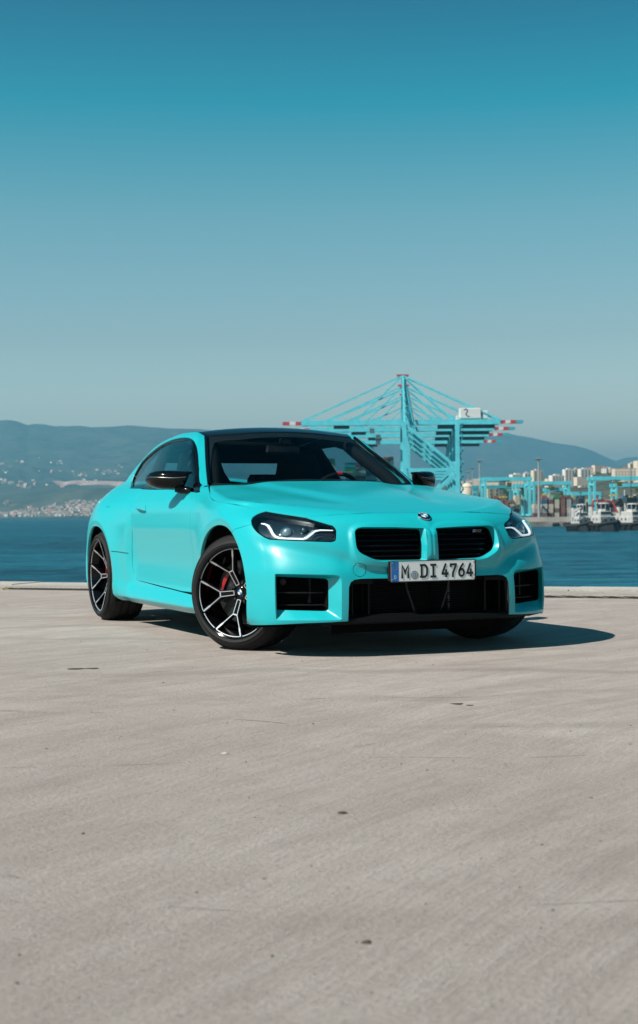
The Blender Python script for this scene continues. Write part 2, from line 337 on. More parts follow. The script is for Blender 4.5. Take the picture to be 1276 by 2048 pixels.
def veg(name,c0,c1,c2,sc):
    t=NT(name); ob=t.coord('Object'); a=t.noise(sc,7,.6,vec=ob); b=t.noise(sc*5,5,.65,vec=ob)
    c=t.ramp(a.outputs[0],[(.3,c0),(.5,c1),(.7,c2)]).outputs[0]; c=t.mix(t.ramp(b.outputs[0],[(.4,(0,0,0)),(.62,(.5,.5,.5))]).outputs[0],c,(c2[0]*1.3,c2[1]*1.2,c2[2]*1.2,1))
    return t.fin(t.bsdf(Base_Color=c,Roughness=.95,Specular_IOR_Level=.1))
VEG=veg('far_forest',(.012,.022,.014),(.036,.048,.034),(.105,.110,.085),.0022)  # forest tones, contrast widened to paint relief shading into the slopes
VEG2=veg('near_hill',(.03,.045,.025),(.06,.07,.045),(.12,.115,.085),.008)
ridge=[(-1200,930),(-800,880),(-400,846),(-200,836),(0,841),(22,840),(37,843),(57,850.5),(71,847.5),(90,848.5),(110,852.6),(163,851.6),(183,854.6),(224,853.6),(260,850.6),(300,854),(340,857),(400,858),(440,862),(560,870),(700,880),(800,884),(880,878),(940,871),(985,867),(1016,866),(1030,870),(1060,874.5),(1110,886),(1150,891),(1183,900),(1224,919),(1233,922),(1253,915),(1300,913),(1500,900),(1900,893),(2500,930),(3000,1000)]
shore=lambda y:[(-400,y+3),(0,y),(260,y-2.2),(1700,y-16)]
terrain('mountain_range',(-1200,3000),[(9000,[(-400,1032),(1700,1018),(3000,1006)]),(10500,[(a,b+(1028-b)*.52) for a,b in ridge]),(12500,ridge),(13500,[(a,b+60) for a,b in ridge])],VEG,3,420,28,1.0,True)
lowr=[(-400,985),(0,975),(60,968),(130,962),(200,958),(260,955),(330,960),(420,975),(560,1000),(700,1012),(1000,1018),(1700,1015)]
terrain('coastal_hills',(-420,1000),[(5600,[(a,b+1.5) for a,b in shore(1035.5)]),(6300,[(-400,1015),(0,1016),(80,1004),(130,985),(180,978),(240,975),(300,985),(420,1010),(1700,1020)]),(8000,lowr),(9400,[(a,b+30) for a,b in lowr])],VEG,11,260,26)
# the pale rock cut along the hillside
mb=MB(); top=[(105,961.5),(118,961.5),(130,963.5),(150,961),(165,960.5),(190,962),(215,962),(250,963.5),(262,964)]; bot=[(105,963),(118,973),(124,976),(134,969),(150,968),(160,971),(190,969),(215,970),(235,973),(262,972)]
V=[];F=[]
for k,x in enumerate(np.linspace(105,262,40)):
    a=np.interp(x,[q[0] for q in top],[q[1] for q in top]); b=np.interp(x,[q[0] for q in bot],[q[1] for q in bot]); 
    V+=[tuple(pix(x,b,6480)),tuple(pix(x,a,6520))]
F=[(2*i,2*i+2,2*i+3,2*i+1) for i in range(39)]
mb.add(V,F).build('rock_cut',simple('pink_rock',(.42,.30,.27),.95,var=.35,vs=.02),kind='structure')
# ---------------------------------------------------------------- houses of the far shore
WALLS=[simple('wall_white',(.80,.72,.66),.9),simple('wall_cream',(.72,.60,.47),.9),simple('wall_pink',(.68,.44,.38),.9),simple('wall_grey',(.42,.42,.42),.9)]
ROOFS=[simple('roof_tile',(.46,.20,.14),.9),simple('roof_brown',(.24,.14,.11),.9)]
WIN=simple('dark_window',(.03,.04,.05),.3)
def house_mesh(w,d,h,wall,roof,flat=False):
    mb=MB(); mb.box((0,0,h/2),(w,d,h),m=0)
    if flat: mb.box((0,0,h+.25),(w+.4,d+.4,.5),m=1)
    else: mb.add([(-w/2-.4,-d/2-.4,h),(w/2+.4,-d/2-.4,h),(w/2+.4,d/2+.4,h),(-w/2-.4,d/2+.4,h),(-w/2,0,h+d*.28),(w/2,0,h+d*.28)],[(0,1,5,4),(2,3,4,5),(1,2,5),(3,0,4),(3,2,1,0)],1)
    for fl in range(max(1,int(h/3.2))):
        for k in range(max(2,int(w/3.5))):
            x=-w/2+(k+.5)*w/max(2,int(w/3.5)); z=1.6+fl*3.1
            mb.add([(x-.6,-d/2-.03,z-.7),(x+.6,-d/2-.03,z-.7),(x+.6,-d/2-.03,z+.7),(x-.6,-d/2-.03,z+.7)],[(0,1,2,3)],2)
    me=mesh('house',mb.V,mb.F,[wall,roof,WIN]); me.polygons.foreach_set('material_index',mb.M); return me
HM=[house_mesh(15,10,8,WALLS[0],ROOFS[0]),house_mesh(12,9,6,WALLS[1],ROOFS[0]),house_mesh(22,12,11,WALLS[0],ROOFS[1]),house_mesh(14,10,9,WALLS[2],ROOFS[0]),house_mesh(26,14,15,WALLS[1],WALLS[3],True),house_mesh(18,11,8,WALLS[3],ROOFS[1])]
HD=['white house with a red tiled roof','cream house with a red tiled roof','long white block with a brown roof','pink house with a red tiled roof','flat roofed cream apartment block','grey house with a brown roof']
face=math.atan2(FW[1],FW[0])-math.pi/2
def house(px,py,D,k,where,group,sc=1.0):
    P=pix(px,py,D); o=link('house',HM[k]); o.location=P; o.rotation_euler=(0,0,face+RNG.uniform(-.5,.5)); o.scale=(sc,sc,sc); setp(o,HD[k]+' '+where,'house',group)
for k in range(190):
    f=RNG.rand()**.8; px=-8+205*f if RNG.rand()<.8 else RNG.uniform(90,200)
    base=1033.5-px*.008; top=np.interp(px,[0,35,60,75,100,130,150,180,205],[1028,1026,1014,1022,1014,1006,1002,1006,1002]); py=base-(base-top)*RNG.rand()**1.5
    house(px,py,5650+(base-py)*16,RNG.choice([0,0,1,1,2,3,4,5]),'in the town along the far shore','houses of the far shore',RNG.uniform(.55,1.05))
for (cx,cy,sx,sy,n) in ((25,966,30,4,16),(52,974,16,4,14),(38,925,8,1.5,5),(3,929,6,2,6),(165,952,14,1.5,8),(222,944,16,4,18),(76,915,3,3,3),(12,1008,6,3,7),(30,1013,8,2,8),(240,931,10,1,4),(110,945,60,8,10)):
    for k in range(int(n*.62)):
        px=cx+RNG.randn()*sx*.5; py=cy+RNG.randn()*sy*.5; D=6480 if cy>950 else 8300
        house(px,py,D-60,RNG.choice([0,1,2,3]),'scattered on the hillside across the water','hillside houses across the water',RNG.uniform(.55,1.1))
# the smallest roofs and walls between them, too many to tell apart
mb=MB()
for k in range(420):
    if k<260:
        px=-8+212*RNG.rand(); base=1033.5-px*.008; top=np.interp(px,[0,35,60,75,100,130,150,180,205],[1026,1024,1012,1020,1012,1004,1000,1004,1000]); py=base-(base-top)*RNG.rand()**1.3; D=5640+(base-py)*16; q=RNG.uniform(6,13)
    else:
        px=-8+262*RNG.rand(); py=RNG.choice([966,974,945,930,1000])+RNG.randn()*4; D=6400 if py>955 else 8200; q=RNG.uniform(7,15)
        if fbm(np.array([px/22.]),np.array([py/9.]),2,91)[0]<.12: continue
    P=pix(px,py,D); mb.box((P[0],P[1],P[2]+q*.3),(q,q*.8,q*.6),Matrix.Rotation(face+RNG.uniform(-.6,.6),3,'Z'),m=RNG.choice([0,0,1,2,3]))
mb.build('hillside_town',[WALLS[0],WALLS[1],WALLS[2],ROOFS[0]],kind='stuff')
# ---------------------------------------------------------------- harbour ground and quay
HZ=-2.6
def patch(name,pxs,D0,D1,z,zb,mat,kind='structure'):
    a,b,c,d=[CAM+(FW+(x-638)/FPX*RT)*D for x,D in ((pxs[0],D0),(pxs[1],D0),(pxs[1],D1),(pxs[0],D1))]
    V=[(*p[:2],zb) for p in (a,b,c,d)]+[(*p[:2],z) for p in (a,b,c,d)]
    return link(name,mesh(name,V,[(3,2,1,0),(4,5,6,7),(0,1,5,4),(1,2,6,5),(2,3,7,6),(3,0,4,7)],mat),kind=kind)
FARC=simple('harbour_concrete',(.40,.37,.33),.9,var=.25,vs=.08); FARC2=simple('quay_wall_stained',(.24,.21,.18),.9,var=.5,vs=.12)
patch('harbour_ground',(560,2600),806,1500,HZ,WZ-2,simple('harbour_asphalt',(.10,.095,.09),.9,var=.3,vs=.02))
patch('harbour_quay',(560,2600),803,806,HZ+.35,WZ-1,FARC); patch('harbour_quay_wall',(560,2600),800,803,WZ+2.6,WZ-1,FARC2)
for px in (1099,1105,1120,1126,1240): 
    P=pix(px,0,799); mb=MB(); mb.lathe([(0,.9),(.8,.8),(1.1,.3),(1.1,-.8),(0,-.9)],12,'x'); o=mb.build('tyre_fender',RUBBER,smooth=40); o.location=(P[0],P[1],WZ+1.0); setp(o,'black rubber fender hung low on the far harbour wall','fender','fenders on the harbour wall')
hill=[(560,985),(800,975),(900,968),(1000,958),(1090,956),(1150,952),(1183,946),(1215,938),(1258,931),(1290,926),(1500,905),(1900,905),(2300,960),(2600,1012)]
terrain('harbour_hill',(560,2600),[(1500,[(560,1027),(1800,1016),(2600,1010)]),(2300,[(a,b+14) for a,b in hill]),(3000,hill),(3600,[(a,b+30) for a,b in hill])],VEG2,21,14,14,3.0)
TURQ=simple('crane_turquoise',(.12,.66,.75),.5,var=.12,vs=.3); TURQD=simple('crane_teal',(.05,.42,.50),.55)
REDP=simple('crane_red',(.50,.05,.06),.5); WHP=simple('crane_white',(.78,.77,.74),.5); DARKP=simple('crane_dark',(.02,.05,.07),.7)
ax_r=np.array([RT[0],RT[1],0]); ax_r/=np.linalg.norm(ax_r); ax_f=np.array([FW[0],FW[1],0]); ax_f/=np.linalg.norm(ax_f)
def frame(px,D,z,tilt=0.0): # matrix of a local frame: x across the view, y away from the viewer
    P=CAM+(FW+(px-638)/FPX*RT)*D; c,s=math.cos(tilt),math.sin(tilt); x=ax_r*c+ax_f*s; y=-ax_r*s+ax_f*c
    return Matrix(((x[0],y[0],0,P[0]),(x[1],y[1],0,P[1]),(0,0,1,z),(0,0,0,1)))
def ship_crane(px,D,label):
    root=empty('ship_crane',label=label,cat='crane',group='ship to shore cranes'); root.matrix_world=frame(px,D,HZ,.03); g=lambda n,mb,mt: mb.build(n,mt,root)
    Z=56.5; A=84.0; W=8.0
    for y in (-W,W):
        g('sea_leg',MB().bar((0,y,0),(0,y,Z),2.0,2.2),TURQ); g('land_leg',MB().bar((31,y,0),(31,y,Z+1),2.0,2.2),TURQ)
        g('diagonal_brace',MB().bar((1,y,Z-2),(30.5,y,29.5),1.3,1.7),TURQ); g('lower_brace',MB().bar((30.5,y,27.5),(1,y,1),1.1,1.4),TURQ)
        g('portal_beam',MB().bar((0,y,28.5),(31,y,28.5),1.2,1.8),TURQ); g('sill_beam',MB().bar((-2,y,2),(33,y,2),1.6,1.8),TURQ)
        yy=y*.38
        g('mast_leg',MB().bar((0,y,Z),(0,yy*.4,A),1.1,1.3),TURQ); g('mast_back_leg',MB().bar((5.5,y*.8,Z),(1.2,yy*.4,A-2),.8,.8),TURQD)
        g('boom_girder',MB().bar((-60,yy,Z),(-1,yy,Z),2.0,3.0),TURQ); g('bridge_girder',MB().bar((1,yy,Z),(57,yy,Z),2.0,3.0),TURQ)
        for x,zz in ((-59.5,A),(-28,A),(-45,A-8),(57,A),(29.5,A)): g('stay_bar',MB().bar((x*.004,yy*.4,zz),(x,yy,Z+1.2),.55,.8),TURQ)
        for x0,x1,mt in ((-63.5,-60.05,REDP),(-67,-63.5,WHP),(-71,-67,REDP),(57.05,60,REDP),(60,63,WHP),(63,66.5,REDP),(66.5,70.5,TURQD)):
            g('end_stripe',MB().bar((x0,yy,Z),(x1,yy,Z),1.3,1.75),mt)
    for x in (-59,-45,-30,-15,8,20,44,56): g('cross_tie',MB().bar((x,-3,Z+.6),(x,3,Z+.6),.9,.9),TURQ)
    for x in (0,31): g('frame_beam',MB().bar((x,-W,28.5),(x,W,28.5),1.6,1.8),TURQ); g('frame_beam',MB().bar((x,-W,Z-3),(x,W,Z-3),1.6,2.0),TURQ)
    for k,zz in enumerate((A+.4,A-6.5)): g('apex_platform',MB().box((0,0,zz),(7 if k==0 else 3,3,1.1)),REDP)
    m=MB()
    for k in range(7): 
        z0=Z+k*3.6; f0=1-k/8; m.bar((0,-3*f0,z0),(4.6*f0,3*f0,z0+3.6),.35,.35); m.bar((4.6*f0,3*f0,z0),(0,-3*f0,z0+3.6),.35,.35)
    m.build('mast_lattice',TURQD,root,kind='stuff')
    g('machine_house',MB().box((39.5,0,Z+5.0),(12.5,7,6.2),None,0,.3),WHP); g('control_house',MB().box((48.2,0,Z+4.3),(3.6,5,4.8),None,0,.2),WHP)
    # black tick painted on the machine house
    mk=MB(); q=[(35.6,7.2),(36.8,7.9),(37.8,7.0),(37.2,5.6),(36.6,4.6),(37.6,3.7),(38.8,3.4)]
    for (a0,b0),(a1,b1) in zip(q[:-1],q[1:]): mk.bar((a0,-3.56,Z+b0-.2),(a1,-3.56,Z+b1-.2),.55,.06,up=(0,1,0))
    g('house_emblem',mk,INKBLACK)
    g('trolley',MB().box((-18-RNG.rand()*20,0,Z-2.3),(9,6,1.8)),DARKP); g('operator_cabin',MB().box((-12-RNG.rand()*20,1.5,Z-4.6),(3,2.6,2.8)),WHP)
    g('cable_reel',MB().box((26,0,Z-2.6),(11,5,2.2)),DARKP); g('festoon_box',MB().box((44,0,Z-2.3),(20,5.5,2.4)),DARKP)
    # stair tower on the land leg
    m=MB()
    for k in range(14):
        z0=2+k*3.8; s_=1 if k%2 else -1; m.bar((33.2-1.1*s_,-W,z0),(33.2+1.1*s_,-W,z0+3.8),.5,.9); m.box((33.2,-W,z0+3.8),(2.8,1.6,.25))
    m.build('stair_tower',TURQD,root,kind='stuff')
    m=MB(); m.bar((-58,-3.9,Z+2.6),(56,-3.9,Z+2.6),.16,.16)
    for x in range(-58,57,6): m.bar((x,-3.9,Z+1.2),(x,-3.9,Z+2.6),.14,.14)
    m.build('handrail',TURQ,root,kind='stuff')
    for x,y in ((0,-W),(0,W),(31,-W),(31,W)): g('wheel_bogie',MB().box((x,y,.6),(2.0,7,1.2)),DARKP)
    return root
for (px,D,l) in ((808,862,'turquoise ship crane nearest the viewer, the tallest in the row, with a white machine house'),(809.5,930,'second ship crane in the row, its mast top just under that of the tallest crane'),(812,1002,'third ship crane in the row, counted from the tallest crane back'),(816,1098,'last and lowest ship crane of the row, furthest behind the tallest crane')): ship_crane(px,D,l)
# ---------------------------------------------------------------- yard gantries
def gantry(x0,x1,ytop,D,label,mt=TURQ,dark=False):
    sc=FPX/D; w=(x1-x0)/sc; zt=zat((x0+x1)/2,ytop,D)-HZ; root=empty('yard_gantry',label=label,cat='gantry crane',group='yard gantry cranes'); root.matrix_world=frame(x0,D,HZ,.12)
    g=lambda n,mb,m_=mt: mb.build(n,m_,root)
    for x in (.8,w-.8):
        for y in (-4.5,4.5): g('leg',MB().bar((x,y,1.4),(x+(0.0),y,zt-1),1.15,1.3))
        g('leg_tie',MB().bar((x,-4.5,zt-4.5),(x,4.5,zt-4.5),.9,1.0)); g('base_beam',MB().bar((x,-6.5,1.5),(x,6.5,1.5),1.2,1.2))
        for y in (-5.5,5.5): g('wheel_set',MB().box((x,y,.6),(1.0,2.6,1.2)),DARKP)
    for y in (-4.5,4.5): g('top_girder',MB().bar((-.6,y,zt-1),(w+.6,y,zt-1),1.3,2.1))
    tx=w*RNG.uniform(.25,.8); g('trolley',MB().box((tx,0,zt-1.6),(4.5,7,1.8)),DARKP); g('operator_cabin',MB().box((tx+2,-2,zt-4.4),(2.2,2.4,2.6)),YELLOW)
    g('spreader',MB().box((tx-1,0,zt-7.5-RNG.rand()*5),(2.4,10,.7)),YELLOW)
    return root
gantry(965,1061,954.5,850,'large turquoise yard gantry standing behind the right headlight')
gantry(949,1022,971,985,'dark shadowed yard gantry seen through the large one behind the headlight',TURQD)  # its shade is put into the colour: darker teal than the other gantries
gantry(1030,1052,969,905,'narrow yard gantry with yellow fittings, inside the right leg of the large one')
gantry(1062,1139,963,905,'yard gantry with a long low girder, just right of the large one')
gantry(1092,1136,976,960,'short yard gantry whose legs stand in front of the container rows')
gantry(1182,1300,953,850,'tall yard gantry rising over the tugboats')
gantry(1140,1200,984,940,'low yard gantry behind the black mast of the left tugboat')
gantry(1226,1330,967,930,'yard gantry half hidden behind the rightmost tugboat',TURQ)
# ---------------------------------------------------------------- containers
CC=[('rust red',(.27,.12,.095)),('maroon',(.17,.075,.07)),('cream',(.58,.52,.42)),('grey',(.40,.40,.38)),('blue',(.03,.13,.25)),('green',(.03,.22,.08)),('turquoise',(.03,.34,.40)),('brown',(.20,.12,.09)),('pale green',(.30,.40,.30))]
def cont_mesh(w,d,h,mt,nm):
    mb=MB(); mb.box((0,0,h/2),(w-.12,d-.12,h-.12))
    for x in (-w/2+.08,w/2-.08):
        for y in (-d/2+.08,d/2-.08): mb.box((x,y,h/2),(.15,.15,h))
    for z in (.08,h-.08):
        for y in (-d/2+.075,d/2-.075): mb.box((0,y,z),(w-.3,.14,.15))
    n=max(3,int(w/.5))
    for k in range(n): mb.box((-w/2+.2+(k+.5)*(w-.4)/n,-d/2+.03,h/2),((w-.4)/n*.5,.06,h-.3))
    me=mesh('container',mb.V,mb.F,mt); return me
CM=[]
for n,c in CC:
    mt=simple('container_'+n.replace(' ','_'),c,.7,var=.25,vs=.6); CM.append((cont_mesh(2.44,6.06,2.55,mt,n),cont_mesh(6.06,2.44,2.55,mt,n)))
def stack(px0,px1,D,pitch,tiers,wts,where,group,z0=HZ,lng=0,tvar=1,skip=.0,base=0):
    sc=FPX/D; n=int((px1-px0)/sc/pitch); rt=face+.10
    for i in range(n):
        if RNG.rand()<skip: continue
        T=max(1,tiers-RNG.randint(0,tvar+1)); P=CAM+(FW+(px0+(i+.5)*pitch*sc-638)/FPX*RT)*D
        for k in range(T):
            q=RNG.choice(len(CC),p=wts); o=link('shipping_container',CM[q][lng]); o.location=(P[0]+RNG.uniform(-.1,.1),P[1]+RNG.uniform(-.1,.1),z0+k*2.6+base); o.rotation_euler=(0,0,rt)
            setp(o,f'{CC[q][0]} shipping container {where}','shipping container',group)
wy=[.22,.14,.27,.18,.03,.02,.03,.09,.02]
stack(984,1046,868,3.25,5,wy,'in the yard stacks left of the light mast','containers in the yard',tvar=2)
stack(1082,1160,866,3.55,5,wy,'in the tall yard stacks between mast and tugboats','containers in the yard',tvar=0)
stack(1160,1290,866,3.55,5,wy,'in the yard stacks behind the tugboats','containers in the yard',tvar=1)
stack(1064,1080,880,3.4,3,wy,'low beside the light mast in the yard','containers in the yard',tvar=1)
ws_=[.16,.20,.12,.05,.04,.10,.08,.05,.20]
# a ship behind the cranes
sh=empty('container_ship',label='dark hulled container ship moored behind the car under the cranes',cat='ship'); sh.matrix_world=frame(640,880,WZ,.05)
hullm=simple('ship_hull',(.03,.035,.05),.6); mb=MB(); V=[];F=[]
for i,(x,hw) in enumerate([(-72,2),(-66,9),(-50,14),(0,15),(45,15),(52,13)]): V+=[(x,-hw,15),(x,-hw*.8,0),(x,hw*.8,0),(x,hw,15)]
for i in range(5):
    for q in range(4): F.append((i*4+q,i*4+(q+1)%4,i*4+4+(q+1)%4,i*4+4+q))
F+=[(3,2,1,0),(20,21,22,23)]
mb.add(V,F).build('hull',hullm,sh); MB().box((-13,0,26),(11,24,22),None,0,.4).build('bridge_house',WHP,sh); MB().box((-13,0,38.5),(5,5,3)).build('funnel',DARKP,sh)
stack(650,690,876,6.4,11,ws_,'on the deck of the moored ship','containers on the ship',z0=WZ+15.1,lng=1,tvar=1)
stack(690,760,876,6.4,10,ws_,'on the deck of the moored ship','containers on the ship',z0=WZ+15.1,lng=1,tvar=2)
stack(767,790,874,3.1,13,ws_,'in the high stack just right of the windscreen pillar','containers on the ship',z0=WZ+8,tvar=0)
# ---------------------------------------------------------------- light masts
def mast(px,y0,D,label,wd_=.5):
    zt=zat(px,y0,D)-HZ; r=empty('light_mast',label=label,cat='light mast',group='harbour light masts'); r.matrix_world=frame(px,D,HZ)
    MB().tube([(0,0,0),(0,0,zt)],[wd_,wd_*.5],8).build('pole',simple('mast_galvanised',(.42,.42,.42),.5,metal=.3) if 'mast_galvanised' not in bpy.data.materials else bpy.data.materials['mast_galvanised'],r)
    MB().box((0,0,zt),(3.0,3.0,.4)).build('head_frame',WALLS[3],r)
    for k in range(6): a=k*math.pi/3; MB().box((1.5*math.cos(a),1.5*math.sin(a),zt-.4),(.6,.6,.5)).build('floodlight',DARKP,r)
mast(1078,917,840,'tall pale light mast in front of the container stacks',.75); mast(960,920.6,900,'pale light mast between the ship cranes and the large yard gantry',.7); mast(945.5,935,1150,'thin light mast just left of the pale one beside the ship cranes',.5); mast(937,944,1300,'lowest and furthest light mast beside the ship cranes',.5); mast(1240,1000-5,900,'short light mast hidden among the tugboats',.4)
# ---------------------------------------------------------------- town behind the harbour
def tower(x0,x1,y0,y1,D,mt,label,cat='tower block',balc=True):
    sc=FPX/D; w=(x1-x0)/sc; h=(y1-y0)/sc; zb=zat(x0,y1,D); r=empty('tower_block',label=label,cat=cat); r.matrix_world=frame((x0+x1)/2,D,zb-6,.35)
    h+=6; MB().box((0,0,h/2),(w,w*.55,h)).build('wall',mt,r); MB().box((0,0,h+.8),(w*.4,w*.3,1.6)).build('roof_house',mt,r)
    nx=max(2,int(w/4.2)); nz=max(2,int(h/3.1)); wn=min(nx,8)
    cols=[]
    for i in range(wn):
        x=-w/2+(i+.5)*w/wn; m=MB().box((x,-w*.275-.12,h/2),(w/wn*.28,.24,h-2)); m.build('balcony_column',WALLS[3],r)
    m=MB()
    for j in range(nz):
        for i in range(nx):
            x=-w/2+(i+.5)*w/nx; z=1.8+j*(h-2)/nz; m.add([(x-.7,-w*.275-.26,z-.6),(x+.7,-w*.275-.26,z-.6),(x+.7,-w*.275-.26,z+.7),(x-.7,-w*.275-.26,z+.7)],[(0,1,2,3)])
    m.build('windows',WIN,r,kind='stuff')
W0,W1=WALLS[0],WALLS[1]
tower(1064,1085.5,941,963,2000,W1,'lone cream tower block beside the tall light mast'); tower(1127,1148,939,966,2000,W0,'left half of the pair of pale tower blocks above the yard'); tower(1148,1158,937.5,966,2010,W1,'narrow middle slab of the pale tower blocks above the yard'); tower(1158,1180,938,966,1990,W0,'right tower of the pale tower blocks above the yard')
tower(1258,1272,927,956,1900,W1,'cream tower block at the right edge of the picture'); tower(1270,1300,922,956,1890,W1,'tallest pale tower block, cut by the right edge of the picture')
tower(972,997,974,994,1300,simple('beige_wall',(.55,.45,.27),.9),'plain beige warehouse framed by the large yard gantry','warehouse'); tower(1021,1048,949,957,1900,W0,'long white building above the girder of the large yard gantry','building'); tower(1048,1060,946,955,1880,W0,'small bright white building above the right end of the large gantry','building'); tower(1100,1127,951,962,1900,W0,'low white building left of the pair of tower blocks','building')
tower(905,922,970,986,1350,W0,'pale building just left of the domed tank','building')
P=frame(935,1300,zat(935,985,1300)-4); r=empty('storage_dome',label='cream domed storage tank beside the ship crane legs',cat='storage tank'); r.matrix_world=P
MB().lathe([(5.6,0),(5.6,9),(5.3,9.6),(4,11.2),(2.3,12.2),(.4,12.6),(0,12.6)],28,'z').build('tank_shell',W1,r,smooth=30); MB().lathe([(5.75,8.6),(5.75,9.1)],28,'z').build('rim_band',WALLS[3],r)
for k in range(26):
    px=RNG.uniform(880,1300); t_=np.interp(px,[880,1000,1100,1183,1258,1300],[968,960,957,948,938,934]); py=t_+RNG.rand()**1.3*20; D=3000-(py-t_)*65
    house(px,py+4,D-20,RNG.choice([0,1,2,3,4,4]),'on the hill behind the harbour','houses on the harbour hill',RNG.uniform(.6,1.0))
for k in range(14):
    px=RNG.uniform(1180,1262); house(px,np.interp(px,[1180,1262],[952,946])-RNG.rand()*7,2350,RNG.choice([0,1,2,4]),'on the crest right of the tower blocks','houses on the harbour hill',RNG.uniform(.45,.8))
# ---------------------------------------------------------------- tugboats
TUGW=simple('tug_white',(.50,.49,.47),.5,var=.15,vs=.8)
def tug(px,D,L,B,rot,label,arm=None,tall=1.0,fun=True,hullh=3.2,block=0):
    r=empty('tugboat',label=label,cat='tugboat',group='tugboats moored in the harbour'); r.matrix_world=frame(px,D,WZ,rot)
    st=[(-.5,.72,.0),(-.46,.92,.0),(-.3,1,.0),(.1,1,.1),(.3,.9,.35),(.42,.62,.8),(.49,.22,1.2),(.5,.05,1.3)]; V=[];F=[]
    for x,w_,up_ in st: V+=[(x*L,-w_*B/2,hullh+up_),(x*L*.97,-w_*B/2*.8,-.8),(x*L*.97,w_*B/2*.8,-.8),(x*L,w_*B/2,hullh+up_)]
    for i in range(len(st)-1):
        for q in range(4): F.append((i*4+q,i*4+(q+1)%4,i*4+4+(q+1)%4,i*4+4+q))
    F+=[(3,2,1,0),tuple(range(len(V)-4,len(V)))]
    HULL=bpy.data.materials.get('tug_hull') or simple('tug_hull',(.012,.014,.018),.6); FEN=bpy.data.materials.get('tug_fender') or simple('tug_fender',(.02,.02,.02),.9)
    MB().add(V,F).build('hull',HULL,r)
    for s in (1,-1): MB().tube([(x*L*1.005,s*w_*B/2*1.02,hullh+up_-.5) for x,w_,up_ in st],.45,8).build('rubbing_strake',FEN,r)
    MB().tube([(st[-2][0]*L,-1.5,hullh+.6),(L*.52,0,hullh+.7),(st[-2][0]*L,1.5,hullh+.6)],.8,8).build('bow_fender',FEN,r)
    MB().box((-.02*L,0,hullh+1.5),(L*.46,B*.66,3.0),None,0,.3).build('deckhouse',TUGW,r)
    for k in range(5): MB().bar((.212*L,-B*.28+k*B*.14,hullh+.9),(.212*L,-B*.28+k*B*.14,hullh+2.4),.1,B*.07).build('deck_opening',WIN,r)
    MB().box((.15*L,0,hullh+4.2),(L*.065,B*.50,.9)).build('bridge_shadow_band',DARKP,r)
    MB().box((.05*L,0,hullh+3.9),(L*.26,B*.54,2.0),None,0,.2).build('upper_deck',TUGW,r)
    wz=hullh+4.9; ww=B*.20
    MB().lathe([(ww*1.25,wz),(ww*1.15,wz+.9)],8,'z',c=(.07*L,0,0)).build('wheelhouse_base',TUGW,r)
    MB().lathe([(ww*1.12,wz+.9),(ww*1.3,wz+2.9)],8,'z',c=(.07*L,0,0)).build('wheelhouse_glass',WIN,r)
    for k in range(8):
        a=k*math.pi/4; MB().bar((.07*L+ww*1.14*math.cos(a),ww*1.14*math.sin(a),wz+.9),(.07*L+ww*1.33*math.cos(a),ww*1.33*math.sin(a),wz+2.9),.28,.28).build('window_post',TUGW,r)
    MB().lathe([(0,wz+3.5),(ww*1.2,wz+3.3),(ww*1.45,wz+2.9),(0,wz+2.9)],8,'z',c=(.07*L,0,0)).build('wheelhouse_roof',TUGW,r)
    MB().tube([(.05*L,0,wz+3.3),(.05*L,0,wz+3.3+6*tall)],[.22,.10],6).build('mast',DARKP,r)
    for k in range(3): MB().bar((.05*L,-1.1+.2*k,wz+4.6+k*1.4*tall),(.05*L,1.1-.2*k,wz+4.6+k*1.4*tall),.18,.18).build('mast_yard',DARKP,r)
    MB().box((.05*L+.3,0,wz+5.4),(.3,2.0,.25)).build('radar_bar',TUGW,r)
    if fun:
        for s in (1,-1):
            MB().box((-.12*L,s*B*.26,hullh+4.6),(2.2,1.6,4.4),None,0,.3).build('funnel',TUGW,r); MB().box((-.12*L,s*B*.26,hullh+7.1),(2.0,1.4,.9)).build('funnel_cap',DARKP,r)
    for s in (1,-1):
        MB().bar((-.40*L,s*B*.44,hullh+1.0),(.36*L,s*B*.42,hullh+1.2),.09,.09).build('bulwark_rail',TUGW,r)
    MB().lathe([(0,-1.3),(1.1,-1.3),(1.1,-1.0),(.6,-1.0),(.6,1.0),(1.1,1.0),(1.1,1.3),(0,1.3)],16,'y',c=(.36*L,0,hullh+1.6)).build('towing_winch',DARKP,r,smooth=30)
    MB().box((-.36*L,0,hullh+.9),(1.6,2.6,1.4)).build('stern_winch',DARKP,r)
    if block:
        MB().box((.02*L,0,wz+4.6),(2.6,block,2.4),None,0,.3).build('smoke_stack',DARKP,r)
        for s in (1,-1): MB().box((.02*L,s*block*.42,wz+6.1),(1.2,.8,1.0)).build('exhaust_pipe',DARKP,r)
    for s in (1,-1):
        for k in range(5):
            x=(-.3+.13*k)*L; MB().lathe([(.45,-.2),(.7,-.22),(.78,0),(.7,.22),(.45,.2)],12,'y',c=(x,s*B*.51,hullh-1.2)).build('hull_tyre',FEN,r,smooth=40)
        MB().bar((-.30*L,s*B*.30,hullh+3),(-.30*L,s*B*.30,hullh+6.5),.25,.25).build('davit_post',TUGW,r)
        for k in range(3): MB().box((-.12*L+k*2.4,s*B*.335,hullh+1.7),(.8,.08,.8)).build('porthole',WIN,r)
    MB().box((.285*L,0,hullh+1.2),(.3,B*.5,1.2)).build('deck_shade_block',DARKP,r)  # dark block standing in for shade on the foredeck
    if arm is not None:
        p=[Vector(q) for q in arm[0]]
        for a,b in zip(p[:-1],p[1:]): MB().bar(a,b,.5,.6).build('crane_arm',arm[1],r)
    return r
tug(1160,592,16,7,-1.3,'smallest tugboat, furthest left of the moored tugs, with a white arm over its bow',arm=([(4,-2,5.5),(6,-2.5,9.5),(1,-3.5,8)],TUGW),tall=1.2,hullh=2.8,block=3.2)
